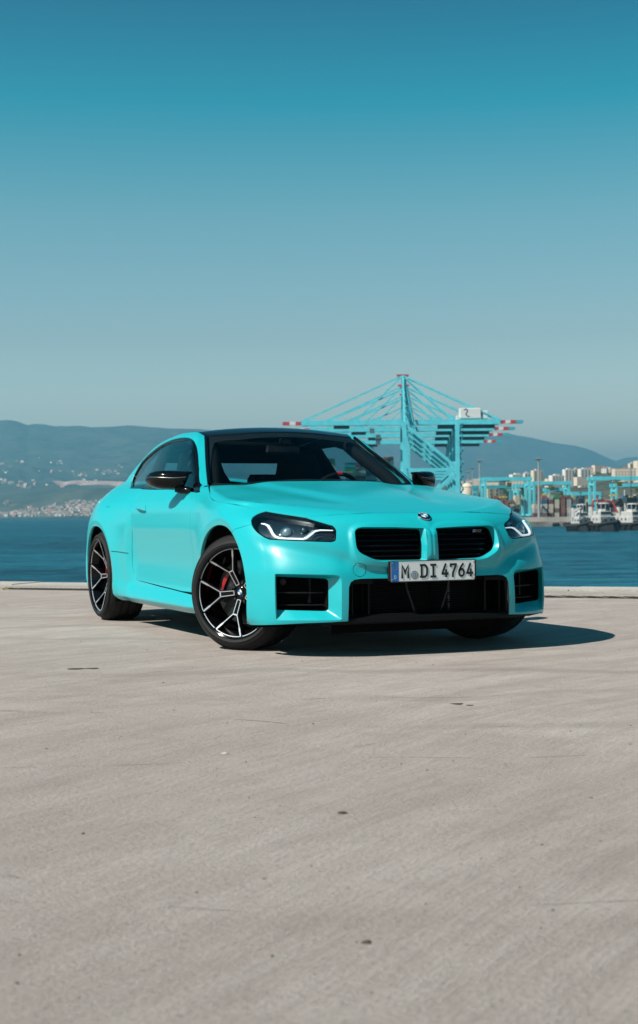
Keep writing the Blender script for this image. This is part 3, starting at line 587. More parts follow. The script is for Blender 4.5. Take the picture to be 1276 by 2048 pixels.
tug(1201,585,22,9.5,-1.2,'middle tugboat with a red crane arm over its wheelhouse',arm=([(2,-5,9.5),(2,-4.6,12.2),(2,1,12.4),(3,3.6,12.0),(4,5.6,7.2)],REDP),tall=.9,hullh=3.2)
tug(1258,612,27,10,-1.05,'tallest tugboat at the right, with black funnels and a long thin mast',arm=([(-8,5,7),(-8,5,17)],TUGW),tall=2.8,hullh=3.0,block=6.0)
# ---------------------------------------------------------------- haze
HB=bpy.data.materials.new('haze_air'); HB.use_nodes=True; nt2=HB.node_tree; nt2.nodes.clear(); o_=nt2.nodes.new('ShaderNodeOutputMaterial'); v_=nt2.nodes.new('ShaderNodeVolumePrincipled')
v_.inputs['Color'].default_value=(.21,.54,.72,1); v_.inputs['Density'].default_value=HAZE; v_.inputs['Anisotropy'].default_value=.2; nt2.links.new(v_.outputs[0],o_.inputs['Volume'])
MB().box((-5000,4000,444),(30000,30000,912)).build('haze',HB,kind='stuff')
# ================================================================ the car: an implicit body, sampled panel by panel
def pchip(xs,ys,q):
    xs=np.asarray(xs,float); ys=np.asarray(ys,float); h=np.diff(xs); d=np.diff(ys,axis=0)/h.reshape(-1,*[1]*(ys.ndim-1))
    m=np.zeros_like(ys); a=d[:-1]; b=d[1:]; ok=(a*b)>0; den=np.where(ok,a+b,1); m[1:-1]=np.where(ok,2*a*b/den,0); m[0]=d[0]; m[-1]=d[-1]
    q=np.clip(q,xs[0],xs[-1]); i=np.clip(np.searchsorted(xs,q)-1,0,len(xs)-2); t=((q-xs[i])/h[i]); hh=h[i]
    if ys.ndim>1: t=t[:,None]; hh=hh[:,None]
    return ys[i]*(1+2*t)*(1-t)**2+m[i]*hh*t*(1-t)**2+ys[i+1]*t*t*(3-2*t)+m[i+1]*hh*t*t*(t-1)
def gs(a,sig,axis=0):
    if sig<=0: return a
    k=np.exp(-.5*(np.arange(-int(3*sig)-1,int(3*sig)+2)/sig)**2); k/=k.sum(); n=len(k)//2
    return np.apply_along_axis(lambda v:np.convolve(np.pad(v,n,'edge'),k,'valid'),axis,a)
class F1:
    def __init__(s,xs,ys,sig=.0,st=.004):
        s.x0=xs[0]; s.st=st; q=np.arange(xs[0],xs[-1]+st,st); s.t=gs(pchip(xs,ys,q),sig/st)
    def __call__(s,x):
        u=np.clip((x-s.x0)/s.st,0,len(s.t)-1.001); i=u.astype(int); f=u-i; return s.t[i]*(1-f)+s.t[i+1]*f
class F2:
    def __init__(s,us,vs,T,su,sv,st=.006):
        T=np.asarray(T,float); qu=np.arange(us[0],us[-1]+st,st); qv=np.arange(vs[0],vs[-1]+st,st)
        A=pchip(us,T,qu); A=pchip(vs,A.T.copy(),qv).T; s.t=gs(gs(A,su/st,0),sv/st,1); s.u0,s.v0,s.st=us[0],vs[0],st
    def __call__(s,u,v):
        a=np.clip((u-s.u0)/s.st,0,s.t.shape[0]-1.001); b=np.clip((v-s.v0)/s.st,0,s.t.shape[1]-1.001)
        i=a.astype(int); j=b.astype(int); a=a-i; b=b-j; t=s.t
        return (t[i,j]*(1-a)+t[i+1,j]*a)*(1-b)+(t[i,j+1]*(1-a)+t[i+1,j+1]*a)*b
def ss(x,a,b):
    t=np.clip((x-a)/(b-a),0,1); return t*t*(3-2*t)
def smax(a,b,k): h=np.clip(.5+.5*(a-b)/k,0,1); return b+(a-b)*h+k*h*(1-h)*.5
def smin(a,b,k): return -smax(-a,-b,k)
ZC=[.05,.10,.17,.190,.210,.232,.33,.45,.60,.72,.80,.86,.93,.97,1.05,1.2]
XS=[-3.8,-3.3,-2.75,-2.35,-2.12,-2.03,-1.96,-1.2,-.75,-.50,-.25,.0,.5,.9]
WT=[[.70,.72,.74,.75,.76,.77,.78,.77,.75,.72,.69,.65,.62,.58,.5],
    [.80,.82,.84,.85,.855,.86,.862,.858,.845,.822,.79,.745,.70,.63,.5],
    [.86,.87,.88,.885,.89,.897,.905,.911,.915,.912,.895,.845,.80,.72,.6],
    [.83,.85,.885,.90,.905,.900,.904,.912,.914,.902,.885,.84,.80,.73,.6],
    [.80,.83,.872,.900,.912,.900,.905,.912,.916,.902,.882,.84,.805,.75,.6],
    [.78,.81,.880,.899,.914,.880,.875,.888,.900,.896,.876,.835,.803,.76,.6],
    [.78,.80,.880,.899,.914,.866,.860,.874,.889,.890,.872,.833,.802,.77,.6],
    [.78,.80,.880,.899,.914,.862,.858,.872,.886,.886,.870,.832,.802,.77,.6],
    [.78,.80,.880,.899,.914,.866,.862,.876,.888,.886,.868,.830,.795,.75,.6],
    [.79,.82,.868,.892,.900,.880,.875,.886,.894,.890,.870,.828,.788,.735,.6],
    [.80,.84,.87,.885,.892,.895,.895,.898,.901,.896,.876,.822,.780,.715,.6],
    [.82,.86,.885,.893,.896,.90,.90,.90,.900,.892,.866,.805,.765,.70,.6],
    [.84,.88,.90,.905,.91,.915,.917,.912,.895,.872,.832,.775,.735,.68,.6],
    [.84,.88,.90,.905,.91,.915,.915,.905,.885,.84,.79,.72,.70,.65,.6]]
for _r_ in WT:
    _r_[4]+=.002; _r_[3]=_r_[2]+(_r_[4]-_r_[2])*.5; _r_.insert(5,_r_[4]+(_r_[5]-_r_[4])*.19)
WB=F2(XS,ZC,WT,.016,.0055)
HUBF=np.array([0.0,.335]); HUBR=np.array([-2.747,.340])
def flare(x,z):
    rf=np.hypot((x-.02)/1.085,z-.335); rr=np.hypot((x+2.747)/1.07,z-.335)
    def sh(r,A,L,r0=.435):
        s=.005; e=np.sqrt((r-r0)**2+s*s)*.5+(r-r0)*.5; inn_=e-(r-r0)   # soft kink at the lip's outer edge
        return A*np.exp(-(e/L))-.16*np.minimum(inn_,.05)
    cut=ss(z,.10,.30)
    ff=sh(rf,.056,.15)*np.where(x>0,1,1)*ss(x,-.62,-.40)
    ff=ff*(1-ss(x,.40,.62)*.6)
    fr=sh(rr,.047,.15,.418)*ss(-x,2.05,2.35)
    return (ff+fr)*cut
def Wf(x,z): return WB(x,z)+flare(x,z)
FZ=[.05,.13,.20,.30,.45,.55,.65,.72,.765,.80,.84]
FY=[0,.20,.35,.45,.55,.65,.72,.80,.86,.90,.94,1.0]
FT=[[.830,.825,.815,.800,.778,.740,.700,.63,.56,.50,.42,.28],
    [.845,.840,.830,.815,.793,.755,.715,.65,.58,.52,.45,.30],
    [.858,.852,.845,.838,.828,.790,.750,.695,.63,.56,.47,.30],
    [.862,.857,.850,.844,.832,.798,.758,.705,.64,.57,.48,.30],
    [.856,.852,.845,.836,.822,.780,.742,.690,.63,.56,.48,.30],
    [.852,.850,.842,.825,.800,.752,.710,.652,.59,.52,.44,.28],
    [.845,.838,.818,.795,.765,.722,.680,.618,.555,.48,.40,.20],
    [.812,.806,.786,.758,.722,.674,.622,.548,.475,.41,.33,.12],
    [.784,.778,.752,.720,.676,.616,.556,.470,.395,.32,.22,.02],
    [.740,.732,.700,.660,.610,.540,.475,.380,.285,.19,.06,-.15],
    [.640,.630,.590,.550,.505,.430,.360,.260,.15,.03,-.12,-.4]]
FB=F2(FZ,FY,FT,.014,.02)
def Ff(Y,z):
    b=FB(z,Y)
    # ridge over the outer intake, hollow between it and the lamp
    zr=.455+(Y-.55)*.30
    d=z-zr
    hol=-.020*np.exp(-((d-.08)/.05)**2)*ss(Y,.40,.52)*(1-ss(Y,.86,.94))
    # inner hollow under the kidneys
    hol+=-.008*np.exp(-((z-.475)/.04)**2)*(1-ss(Y,.42,.50))
    # raised kidney surround
    kx=(Y-.235)/.225; kz=(z-.610)/.118; rr=(np.abs(kx)**4+np.abs(kz)**4+1e-9)**.25
    hol+=.012*(1-ss(rr,.98,1.12))
    # nose ridge between the kidneys
    hol+=.010*np.exp(-(Y/.030)**2)*ss(z,.50,.56)*(1-ss(z,.75,.80))
    return b+hol
HC=F1([-3.9,-3.73,-3.68,-3.6,-3.4,-3.0,-2.6,-1.5,-.69,-.5,-.2,.1,.4,.58,.66,.70,.74,.78,.80,.84],
      [.80,.95,1.035,1.05,1.055,1.05,1.04,1.02,.998,.972,.934,.893,.848,.816,.800,.790,.775,.755,.74,.70],.012)
def Hf(x,Y):
    c=.030-.010*ss(x,-.2,.2)
    h=HC(x)-c*(Y/.75)**2.3-.10*(Y/.7)**2*ss(-x,2.9,3.5)+.0*x
    yg=.53-.20*(x+.6); fade=ss(x,-1.2,-.8)*(1-ss(x,.15,.55))
    h-= .008*np.exp(-((Y-yg)/.09)**2)*fade
    h+= .006*(1-ss(Y,yg-.16,yg-.04))*fade
    return h
def PX(Q,i): return Q[:,i]
TP=F1([-4.0,-3.5,-3.1,-2.95,-2.6,-2.35,-2.1,-1.8,-1.5,-1.32,-1.24,-1.0,-.69,-.4,.2],
      [.55,.85,1.04,1.115,1.278,1.348,1.384,1.402,1.395,1.360,1.326,1.192,1.000,.80,.35],.02)
GS=F1([-4,-3.4,-3.0,-2.6,-2.2,-1.8,-1.4,-1.0,-.7,-.3],[.60,.66,.715,.755,.79,.808,.812,.803,.785,.75],.05)
GT=F1([.85,.93,.97,1.05,1.15,1.25,1.32,1.38,1.45],[-.03,-.008,0,.038,.088,.145,.195,.255,.34],.01)
def Gf(x,z): return GS(x)-GT(z)
def Tf(x,Y):
    return TP(x+.13*(Y/.74)**2*ss(x,-1.6,-1.2)+.0*x-.10*(Y/.7)**2*(1-ss(x,-2.6,-2.2)))-(.02+.025*ss(-x,.9,1.3))*(Y/.6)**2
def rearx(Y,z): return -(3.735-.10*(Y/.8)**2-.28*ss(Y,.7,.95)-.05*np.abs((z-.75)/.5)**2)
def fbody(P):
    x=P[:,0]; Y=np.abs(P[:,1]); z=P[:,2]
    gs_=Y-Wf(x,z)
    gf=(x-Ff(Y,z)); e=.004
    sl=np.hypot((Ff(Y+e,z)-Ff(Y-e,z))/(2*e),0); gf=gf/np.sqrt(1+np.minimum(sl,3)**2)
    gt=(z-Hf(x,Y))*.93
    gr=rearx(Y,z)-x
    lo=smax(gs_,gf,.05); lo=smax(lo,gt,.05); lo=smax(lo,gr,.06); lo=np.maximum(lo,.12-z)
    ga=(Y-Gf(x,z))*.88; sT=.80
    gb=(z-Tf(x,Y))*sT
    gr2=smax(ga,gb,.035); gr2=np.maximum(gr2,.72-z)
    kb=.006+.05*ss(-x,2.2,2.7)
    h=smin(lo,gr2,kb)
    return h
def grad(P,e=.003):
    G=np.empty_like(P)
    for i in range(3):
        d=np.zeros(3); d[i]=e; G[:,i]=(fbody(P+d)-fbody(P-d))
    n=np.linalg.norm(G,axis=1,keepdims=True); return G/np.maximum(n,1e-9)
RA=.85; XA=0.0; XB=-2.9; ZB=.62
def org_dir(fam,U):
    u=U[:,0]; v=U[:,1]; n=len(u)
    if fam=='A':          # u: along the flank and round the ends, v: height
        a=np.where(u>XA,(u-XA)/RA,np.where(u<XB,(u-XB)/RA,0.0)); ox=np.clip(u,XB,XA)
        return np.stack([ox,0*u,v],1),np.stack([np.sin(a),-np.cos(a),0*u],1)
    if fam=='B':          # u: x, v: angle from the flank up to the crown (pi/2 = centre line)
        return np.stack([u,0*u,0*u+ZB],1),np.stack([0*u,-np.cos(v),np.sin(v)],1)
def to_uv(fam,P):
    x,Y,z=P[:,0],np.abs(P[:,1]),P[:,2]
    if fam=='A':
        return np.stack([np.where(x>XA,XA+RA*np.arctan2(x-XA,Y),np.where(x<XB,XB-RA*np.arctan2(XB-x,Y),x)),z],1)
    return np.stack([x,np.arctan2(z-ZB,-P[:,1])],1)
def solve(fam,U,tmax=1.25,n=48):
    O,D=org_dir(fam,U); N=len(U); lo=np.full(N,.02); hi=np.full(N,tmax); found=np.zeros(N,bool)
    ts=np.linspace(tmax,.04,n)
    for a,b in zip(ts[:-1],ts[1:]):       # from outside in: first step that is inside
        idx=np.where(~found)[0]
        if len(idx)==0: break
        f=fbody(O[idx]+D[idx]*b); ins=f<0; k=idx[ins]; lo[k]=b; hi[k]=a; found[k]=True
    for _ in range(13):
        m=(lo+hi)/2; f=fbody(O+D*m[:,None]); ins=f<0; lo=np.where(ins,m,lo); hi=np.where(ins,hi,m)
    return O+D*((lo+hi)/2)[:,None]
def raypix(pts,f=None):    # where the bearing of a point seen in the photograph meets the body
    px=np.array(pts,float); D=FW+((px[:,0]-638)/FPX)[:,None]*RT-((px[:,1]-1024)/FPX)[:,None]*UP
    D/=np.linalg.norm(D,axis=1,keepdims=True); N=len(D); lo=np.full(N,5.5); hi=np.full(N,13.0); found=np.zeros(N,bool)
    for t in np.arange(5.5,13,.02):
        idx=np.where(~found)[0]
        if len(idx)==0: break
        f=fbody(CAM+D[idx]*t); k=idx[f<0]; lo[k]=t-.02; hi[k]=t; found[k]=True
    for _ in range(14):
        m=(lo+hi)/2; ins=fbody(CAM+D*m[:,None])<0; hi=np.where(ins,m,hi); lo=np.where(ins,lo,m)
    P=CAM+D*hi[:,None]
    return P,found
# ---------------------------------------------------------------- panel sampling
def inpoly(P,poly):
    x,y=P[:,0],P[:,1]; n=len(poly); r=np.zeros(len(P),bool); j=n-1
    for i in range(n):
        xi,yi=poly[i]; xj,yj=poly[j]
        if yi!=yj: r^=((yi>y)!=(yj>y))&(x<(xj-xi)*(y-yi)/(yj-yi)+xi)
        j=i
    return r
def distpoly(P,poly):
    d=np.full(len(P),1e9); n=len(poly)
    for i in range(n):
        a=np.array(poly[i]); b=np.array(poly[(i+1)%n]); ab=b-a; L=(ab@ab)
        if L<1e-14: continue
        t=np.clip(((P-a)@ab)/L,0,1); d=np.minimum(d,np.hypot(*(P-a-t[:,None]*ab).T))
    return d
def resample(poly,sp,close=True):
    P=np.array(poly,float); n=len(P); out=[]
    for i in range(n if close else n-1):
        a=P[i]; b=P[(i+1)%n]; k=max(1,int(math.ceil(np.linalg.norm(b-a)/sp)))
        for j in range(k): out.append(a+(b-a)*j/k)
    if not close: out.append(P[-1])
    return np.array(out)
def rnd(poly,r,n=4):        # rounds the corners of a closed polygon
    P=np.array(poly,float); N=len(P); out=[]
    for i in range(N):
        a,b,c=P[i-1],P[i],P[(i+1)%N]; u=a-b; v=c-b; lu=np.linalg.norm(u); lv=np.linalg.norm(v)
        if lu<1e-9 or lv<1e-9: continue
        k=min(r,lu*.45,lv*.45); p=b+u/lu*k; q=b+v/lv*k
        for t in np.linspace(0,1,n+1): out.append(p*(1-t)**2+2*b*t*(1-t)+q*t*t)
    return np.array(out)
def area2(P): x,y=P[:,0],P[:,1]; return (x*np.roll(y,-1)-y*np.roll(x,-1)).sum()/2
def offs(P,d):              # shrink (d>0) a closed polygon
    P=np.array(P); s=1 if area2(P)>0 else -1
    e=np.roll(P,-1,0)-P; L=np.maximum(np.linalg.norm(e,axis=1,keepdims=True),1e-9); e/=L; n=np.stack([-e[:,1],e[:,0]],1)*s
    m=n+np.roll(n,1,0); l=np.maximum((m*m).sum(1,keepdims=True),.5); return P+m/l*2*d*1.0
def panel(name,fam,loops,mat,parent,sp=.012,gap=.0018,thick=.022,off=0.0,mirror=False,hole_gap=None,hole_skirt=True,**lab):
    """loops: first the outline, then holes, in the family's (u,v). Returns boundary info of the holes in 3D."""
    sc=np.array([1.0,1.0]) if fam=='A' else np.array([1.0,.8])
    Ls=[]
    for k,l in enumerate(loops):
        l=resample(np.array(l)*sc,sp*1.0); l=l[np.linalg.norm(l-np.roll(l,1,0),axis=1)>1e-5]
        gk=gap if k==0 else -(gap if hole_gap is None else hole_gap[k-1])
        if gk: l=offs(l,gk)
        Ls.append(l)
    o=Ls[0]; lo=o.min(0); hi=o.max(0)
    gx=np.arange(lo[0],hi[0],sp); gy=np.arange(lo[1],hi[1],sp*.866); X,Y=np.meshgrid(gx,gy); X=X+(np.arange(len(gy))%2)[:,None]*sp/2
    G=np.stack([X.ravel(),Y.ravel()],1); ok=inpoly(G,o)
    for h in Ls[1:]: ok&=~inpoly(G,h)
    G=G[ok]
    for l in Ls: G=G[distpoly(G,l)>sp*.45]
    pts=np.concatenate(Ls+[G]); edges=[]; b=0
    for l in Ls: edges+=[(b+i,b+(i+1)%len(l)) for i in range(len(l))]; b+=len(l)
    res=delaunay_2d_cdt([Vector(p) for p in pts],edges,[],0,1e-7)
    V2=np.array([tuple(v) for v in res[0]]); F=np.array([tuple(f) for f in res[2] if len(f)==3])
    cen=V2[F].mean(1); ok=inpoly(cen,o)
    for h in Ls[1:]: ok&=~inpoly(cen,h)
    F=F[ok]; U=V2/sc; P=solve(fam,U); N=grad(P)
    if off: P=P+N*off
    # orient outward
    fn=np.cross(P[F[:,1]]-P[F[:,0]],P[F[:,2]]-P[F[:,0]]); flip=(fn*N[F[:,0]]).sum(1)<0; F[flip]=F[flip][:,::-1]
    V=list(P); NN=list(N); FF=[tuple(f) for f in F]
    orig={}
    for i,ol in enumerate(res[3]):
        for q in ol: orig[q]=i
    if thick:
        base=0
        for k,l in enumerate(Ls):
            if k and not hole_skirt: base+=len(l); continue
            n=len(l); idx=[orig.get(base+i) for i in range(n)]; base+=n
            if any(i is None for i in idx): continue
            Q=P[idx]; M=N[idx]; tan=np.roll(Q,-1,0)-np.roll(Q,1,0); tan/=np.maximum(np.linalg.norm(tan,axis=1,keepdims=True),1e-9)
            side=np.cross(tan,M); ccw=area2(l)>0
            # lateral direction pointing away from the panel's material
            cxy=U[idx]; 
            inner=P[idx]-M*thick; s0=len(V)
            wn=side if (ccw==(k==0)) else -side
            c3=P[F].mean(1).mean(0)
            V+=list(Q); NN+=list((M*.45+wn*.55)/np.linalg.norm(M*.45+wn*.55,axis=1,keepdims=True)); V+=list(inner); NN+=list(wn)
            for i in range(n):
                j=(i+1)%n; f=(s0+i,s0+n+i,s0+n+j,s0+j)
                a=np.array(V[f[1]])-np.array(V[f[0]]); b_=np.array(V[f[3]])-np.array(V[f[0]])
                if np.dot(np.cross(a,b_),wn[i])<0: f=f[::-1]
                FF.append(f)
    V=np.array(V); NN=np.array(NN); nn=np.linalg.norm(NN,axis=1,keepdims=True); NN=NN/np.maximum(nn,1e-9)
    out=[link(name,mesh(name,V,FF,mat,normals=NN),parent,**lab)]
    if mirror:
        V=V*[1,-1,1]; NN=NN*[1,-1,1]; FF=[f[::-1] for f in FF]; out.append(link(name,mesh(name,V,FF,mat,normals=NN),parent,**lab))
    return out
def P3(pts): return np.array(pts,float)
def on(fam,pts): return to_uv(fam,P3(pts))
def px3(pts): P,ok=raypix(pts); return P[ok]
def muv(u):  # mirror an A-family polygon about the centre line of the nose
    c=XA+RA*math.pi/2; return np.stack([2*c-u[:,0],u[:,1]],1)
def ell(cx,cz,a,b,t0,t1,n=24,e=1.0):
    t=np.linspace(R_(t0),R_(t1),n); c,s=np.cos(t),np.sin(t)
    return np.stack([cx+a*np.sign(c)*np.abs(c)**e,np.zeros(n),cz+b*np.sign(s)*np.abs(s)**e],1)
def bez(name,outer,rings,mat,parent,smooth=25,mirror=True,**lab):
    """a mouth: rings of equal length joined by quads, from the skin inwards."""
    L=[np.array(outer)]+[np.array(r) for r in rings]; n=len(L[0]); V=np.concatenate(L); F=[]
    for k in range(len(L)-1):
        for i in range(n): F.append((k*n+i,k*n+(i+1)%n,(k+1)*n+(i+1)%n,(k+1)*n+i))
    c=V.mean(0); me=mesh(name,V,F,mat)
    # faces look towards the axis of the mouth
    import itertools
    q=me.polygons[0]
    def mk(V,F):
        me=mesh(name,V,F,mat); me.shade_smooth()
        try: me.set_sharp_from_angle(angle=R_(smooth))
        except Exception: pass
        return link(name,me,parent,**lab)
    p=np.array(q.center); 
    if np.dot(np.array(q.normal),c-p)<0: F=[f[::-1] for f in F]
    o=[mk(V,F)]
    if mirror: o.append(mk(V*[1,-1,1],[f[::-1] for f in F]))
    return o
def xform(o,f):
    for v in o.data.vertices: v.co=Vector(f(v.co))
# ---------------------------------------------------------------- the car
car=empty('parked_car',label='turquoise two-door coupe with black roof parked on the concrete quay',cat='car')
MIR=np.array([1,-1,1])
DLO=px3([(400,985),(357,978.5),(325,978),(300,978),(283,977.3),(260,977),(262,965),(267,951),(275,936),(284,922),(295,910),(307,900),(318,891.5),(329,885),(343,879),(357.5,875.6),(368,874.6),(377,875.4),(384,878.5),(388.5,883),(392,890),(394,897),(396.5,920),(398,939),(399.3,965)])
hoodpx=[(419,972.5),(419.3,984),(420.5,994),(424,999),(430,1002),(450,1005.5),(480,1011),(505,1015.8),(532,1020.8),(560,1025.5),(590,1030.2),(614,1033.7)]
hood_r=px3(hoodpx); lead_r=px3([(614,1033.7),(650,1031),(700,1028),(760,1025.5),(800,1024.7),(832,1024.3)])
lead_r[-1][1]=0
lampL=px3([(532,1021.8),(522,1024.5),(512,1029),(505,1035),(502.6,1041),(503,1048),(506.6,1056),(513,1063.5),(520,1069),(529,1075),(539,1079),(560,1080),(580,1081),(613,1082.3),(640,1083.3),(663,1084),(669.5,1082),(671.5,1078),(672,1068),(672,1060),(670,1055),(665,1051.5),(640,1043.5),(625,1039),(612,1035),(590,1031.2),(560,1026.7)])
seam=px3([(502.8,1049.3),(490,1052),(478,1056),(468,1059)])
seam=np.concatenate([seam,P3([(.245,-.95,.683)])])
archF=lambda a,b,n=24: ell(.02,.335,.425,.39,a,b,n,.94)
archR=lambda a,b,n=24: ell(-2.747,.335,.405,.372,a,b,n,.9)
iS=5 # index in lampL nearest the seam
# --- hood (B)
rear=[( -.69,-.75,.967),(-.672,-.6,.975),(-.645,-.4,.985),(-.63,-.2,.99),(-.625,0,.992)]
right=np.concatenate([P3(rear)[::-1],hood_r,lead_r])   # centre rear -> corner -> along the edge -> centre front
left=(right*MIR)[::-1][1:-1]
hoodloop=np.concatenate([right,left])
HOODUV=on('B',hoodloop)
hood=panel('hood','B',[HOODUV],PAINT,car,sp=.014,gap=.0026)[0]
# --- front bumper (A)
kid=[(.036,.702),(.20,.709),(.40,.712),(.430,.705),(.444,.688),(.449,.640),(.450,.602),(.441,.578),(.420,.560),(.365,.532),(.335,.522),(.30,.518),(.15,.516),(.042,.515),(.034,.525),(.031,.60),(.031,.695)]
def nose(Y,z):                       # point of the nose at (Y, z)
    Y=np.array(Y,float); z=np.array(z,float); x=np.full(len(Y),.5); lo=np.full(len(Y),.1); hi=np.full(len(Y),1.2)
    for _ in range(22):
        m=(lo+hi)/2; ins=fbody(np.stack([m,-Y,z],1))<0; lo=np.where(ins,m,lo); hi=np.where(ins,hi,m)
    return np.stack([lo,-Y,z],1)
kidR=rnd([(a,b) for a,b in kid],.012,2); kid3=nose(kidR[:,0],kidR[:,1])
boxo=px3([(549.5,1148.5),(552,1147.3),(600,1148),(650,1149),(668,1149.5),(677,1151),(682,1154.5),(684,1162),(684,1200),(684,1238),(680,1240.5),(640,1241),(590,1241),(556,1241),(552,1239),(550,1200)])
boxo=resample(boxo,.02)
cin_top=px3([(697,1240),(698,1210),(698.5,1175),(702,1165),(709,1160),(722,1158),(745,1157.5),(770,1157.3)])
cin_top=np.concatenate([cin_top,P3([(.865,-.15,.425),(.87,0,.424)])])
cinr=px3([(697,1243),(687.3,1243.5),(650,1245.5),(613,1246.7),(560,1249.5),(514.6,1250.5),(500,1250),(494,1247)])
fr=archF(-22,64,20)[:,:]; fr[:,1]=-.94
fr=fr[fr[:,2]>.19]
bump_half=np.concatenate([on('A',cin_top)[::-1],on('A',cinr),on('A',fr),on('A',seam[::-1][:-0 or None]),on('A',lampL[iS:23]),on('A',lead_r)])
bump_half[0][0]=bump_half[-1][0]=XA+RA*math.pi/2
bumploop=np.concatenate([bump_half,muv(bump_half)[::-1][1:-1]])
holes=[on('A',kid3),muv(on('A',kid3)),on('A',boxo),muv(on('A',boxo))]
# round cap of the towing eye is a part of its own
cc=px3([(719,1140)])[0]; ang=np.linspace(0,2*math.pi,25)[:-1]
capl=nose(-cc[1]+.036*np.cos(ang),cc[2]+.036*np.sin(ang)); capuv=on('A',capl)
bumper=panel('front_bumper','A',[bumploop]+holes+[capuv],PAINT,car,sp=.009,gap=.0014,hole_gap=[-.0012,-.0012,-.0008,-.0008,.0012],hole_skirt=False)[0]
panel('tow_eye_cap','A',[capuv],PAINT,car,sp=.012,gap=.0016)
# --- kidneys: wall, slats
def inset(loop,dY,dz,dx,cy,cz,s=1):
    o=np.array(loop).copy(); 
    for i in range(len(o)):
        o[i,1]=-(cy+(abs(o[i,1])-cy)*s*(1-dY/.2)) ; o[i,2]=cz+(o[i,2]-cz)*(1-dz/.095); o[i,0]-=dx
    return o
k1=inset(kid3,.004,.003,.003,.24,.612); k2=inset(kid3,.017,.010,.040,.24,.612); k3=inset(kid3,.018,.011,.11,.24,.612)
bez('kidney_surround',kid3-[.0006,0,0],[k1,k2],PAINT,car,40)
for s in (1,-1):
    g=empty('kidney_grille',parent=car)
    m=MB(); n=len(k2); A_=k2*[1,s,1]; B_=k3*[1,s,1]; F=[(i,(i+1)%n,n+(i+1)%n,n+i) for i in range(n)]+[tuple(range(n,2*n))]
    m.add(list(A_)+list(B_),F); m.build('grille_duct',VOID,g,smooth=40)
    for zz in np.linspace(.545,.690,6):
        if zz>.60: y1=.428
        else: y1=.428-(.60-zz)*1.5
        ys=np.linspace(.056,y1,9); V=[];F=[]
        for y in ys:
            x=np.interp(y,[0,.2,.3,.43],[.80,.793,.782,.745])-.006-(.62-zz)*-.10*0
            x=x+np.interp(zz,[.5,.62,.7],[.022,.012,-.012])
            for dx,dz in ((0,-.001),(-.004,.0075),(-.035,.010),(-.035,.004)): V.append((x+dx,-y*s,zz+dz))
        for i in range(len(ys)-1):
            for q in range(4): F.append((i*4+q,i*4+(q+1)%4,i*4+4+(q+1)%4,i*4+4+q))
        MB().add(V,F).build('grille_slat',BLACKGLOSS,g)
# --- outer intakes
CHIN2=simple('intake_plastic',(.006,.006,.0065),.5,spec=.2)
inn=rnd([( -.585,.432),(-.845,.445),(-.845,.262),(-.585,.254)],.022,4)
def rect_ring(yz,x_at,N,ref):
    """N points of a ring matched by angle to the outline ref"""
    c=ref.mean(0); q=np.array([(x_at(-y),y,z) for y,z in yz]); cq=q.mean(0)
    Q=resample(q,.004); aq=np.unwrap(np.arctan2(Q[:,2]-cq[2],Q[:,1]-cq[1])); out=[]
    for p in ref:
        a=math.atan2((p[2]-c[2])/.125,(p[1]-c[1])/.17); aa=np.arctan2((Q[:,2]-cq[2])/.092,(Q[:,1]-cq[1])/.13)
        d=np.abs((aa-a+math.pi)%(2*math.pi)-math.pi); out.append(Q[d.argmin()])
    return np.array(out)
xin=lambda Y: np.interp(Y,[.55,.65,.75,.85],[.765,.725,.67,.595])
r2=rect_ring(inn,xin,len(boxo),boxo)
gb=grad(boxo); ctr=boxo.mean(0)
r1=boxo-gb*.0035+(ctr-boxo)/np.linalg.norm(ctr-boxo,axis=1,keepdims=True)*.0045
bez('intake_surround',boxo-gb*.0005,[r1,r1*.5+r2*.5+gb*-.002,r2],PAINT,car,38)
for s in (1,-1):
    it=empty('side_intake',parent=car)
    A_=r2*[1,s,1]; B_=(r2-[.10,0,0])*[1,s,1]; n=len(A_); F=[(i,(i+1)%n,n+(i+1)%n,n+i) for i in range(n)]+[tuple(range(n,2*n))]
    MB().add(list(A_)+list(B_),F).build('intake_duct',VOID,it,smooth=40)
    for z0,z1 in ((.352,.358),(.285,.290)):
        V=[];F=[]
        for y in np.linspace(.60,.83,7):
            x=xin(y)-.02
            for dx,z in ((0,z0),(0,z1),(-.05,z1),(-.05,z0)): V.append((x+dx,-y*s,z))
        for i in range(6):
            for q in range(4): F.append((i*4+q,i*4+(q+1)%4,i*4+4+(q+1)%4,i*4+4+q))
        MB().add(V,F).build('intake_vane',CHIN2,it)
    m=MB(); m.bar((.672,-.665*s,.30),(.672,-.665*s,.43),.010,.02); m.build('intake_strut',CHIN2,it)
    if s<0: continue
    m=MB(); m.lathe([(.0,.012),(.012,.012),(.014,.008),(.018,.008),(.020,0)],20,'x',c=(xin(.80)-.015,-.80*s,.415)); m.build('parking_sensor',BLACKGLOSS,it,smooth=30)
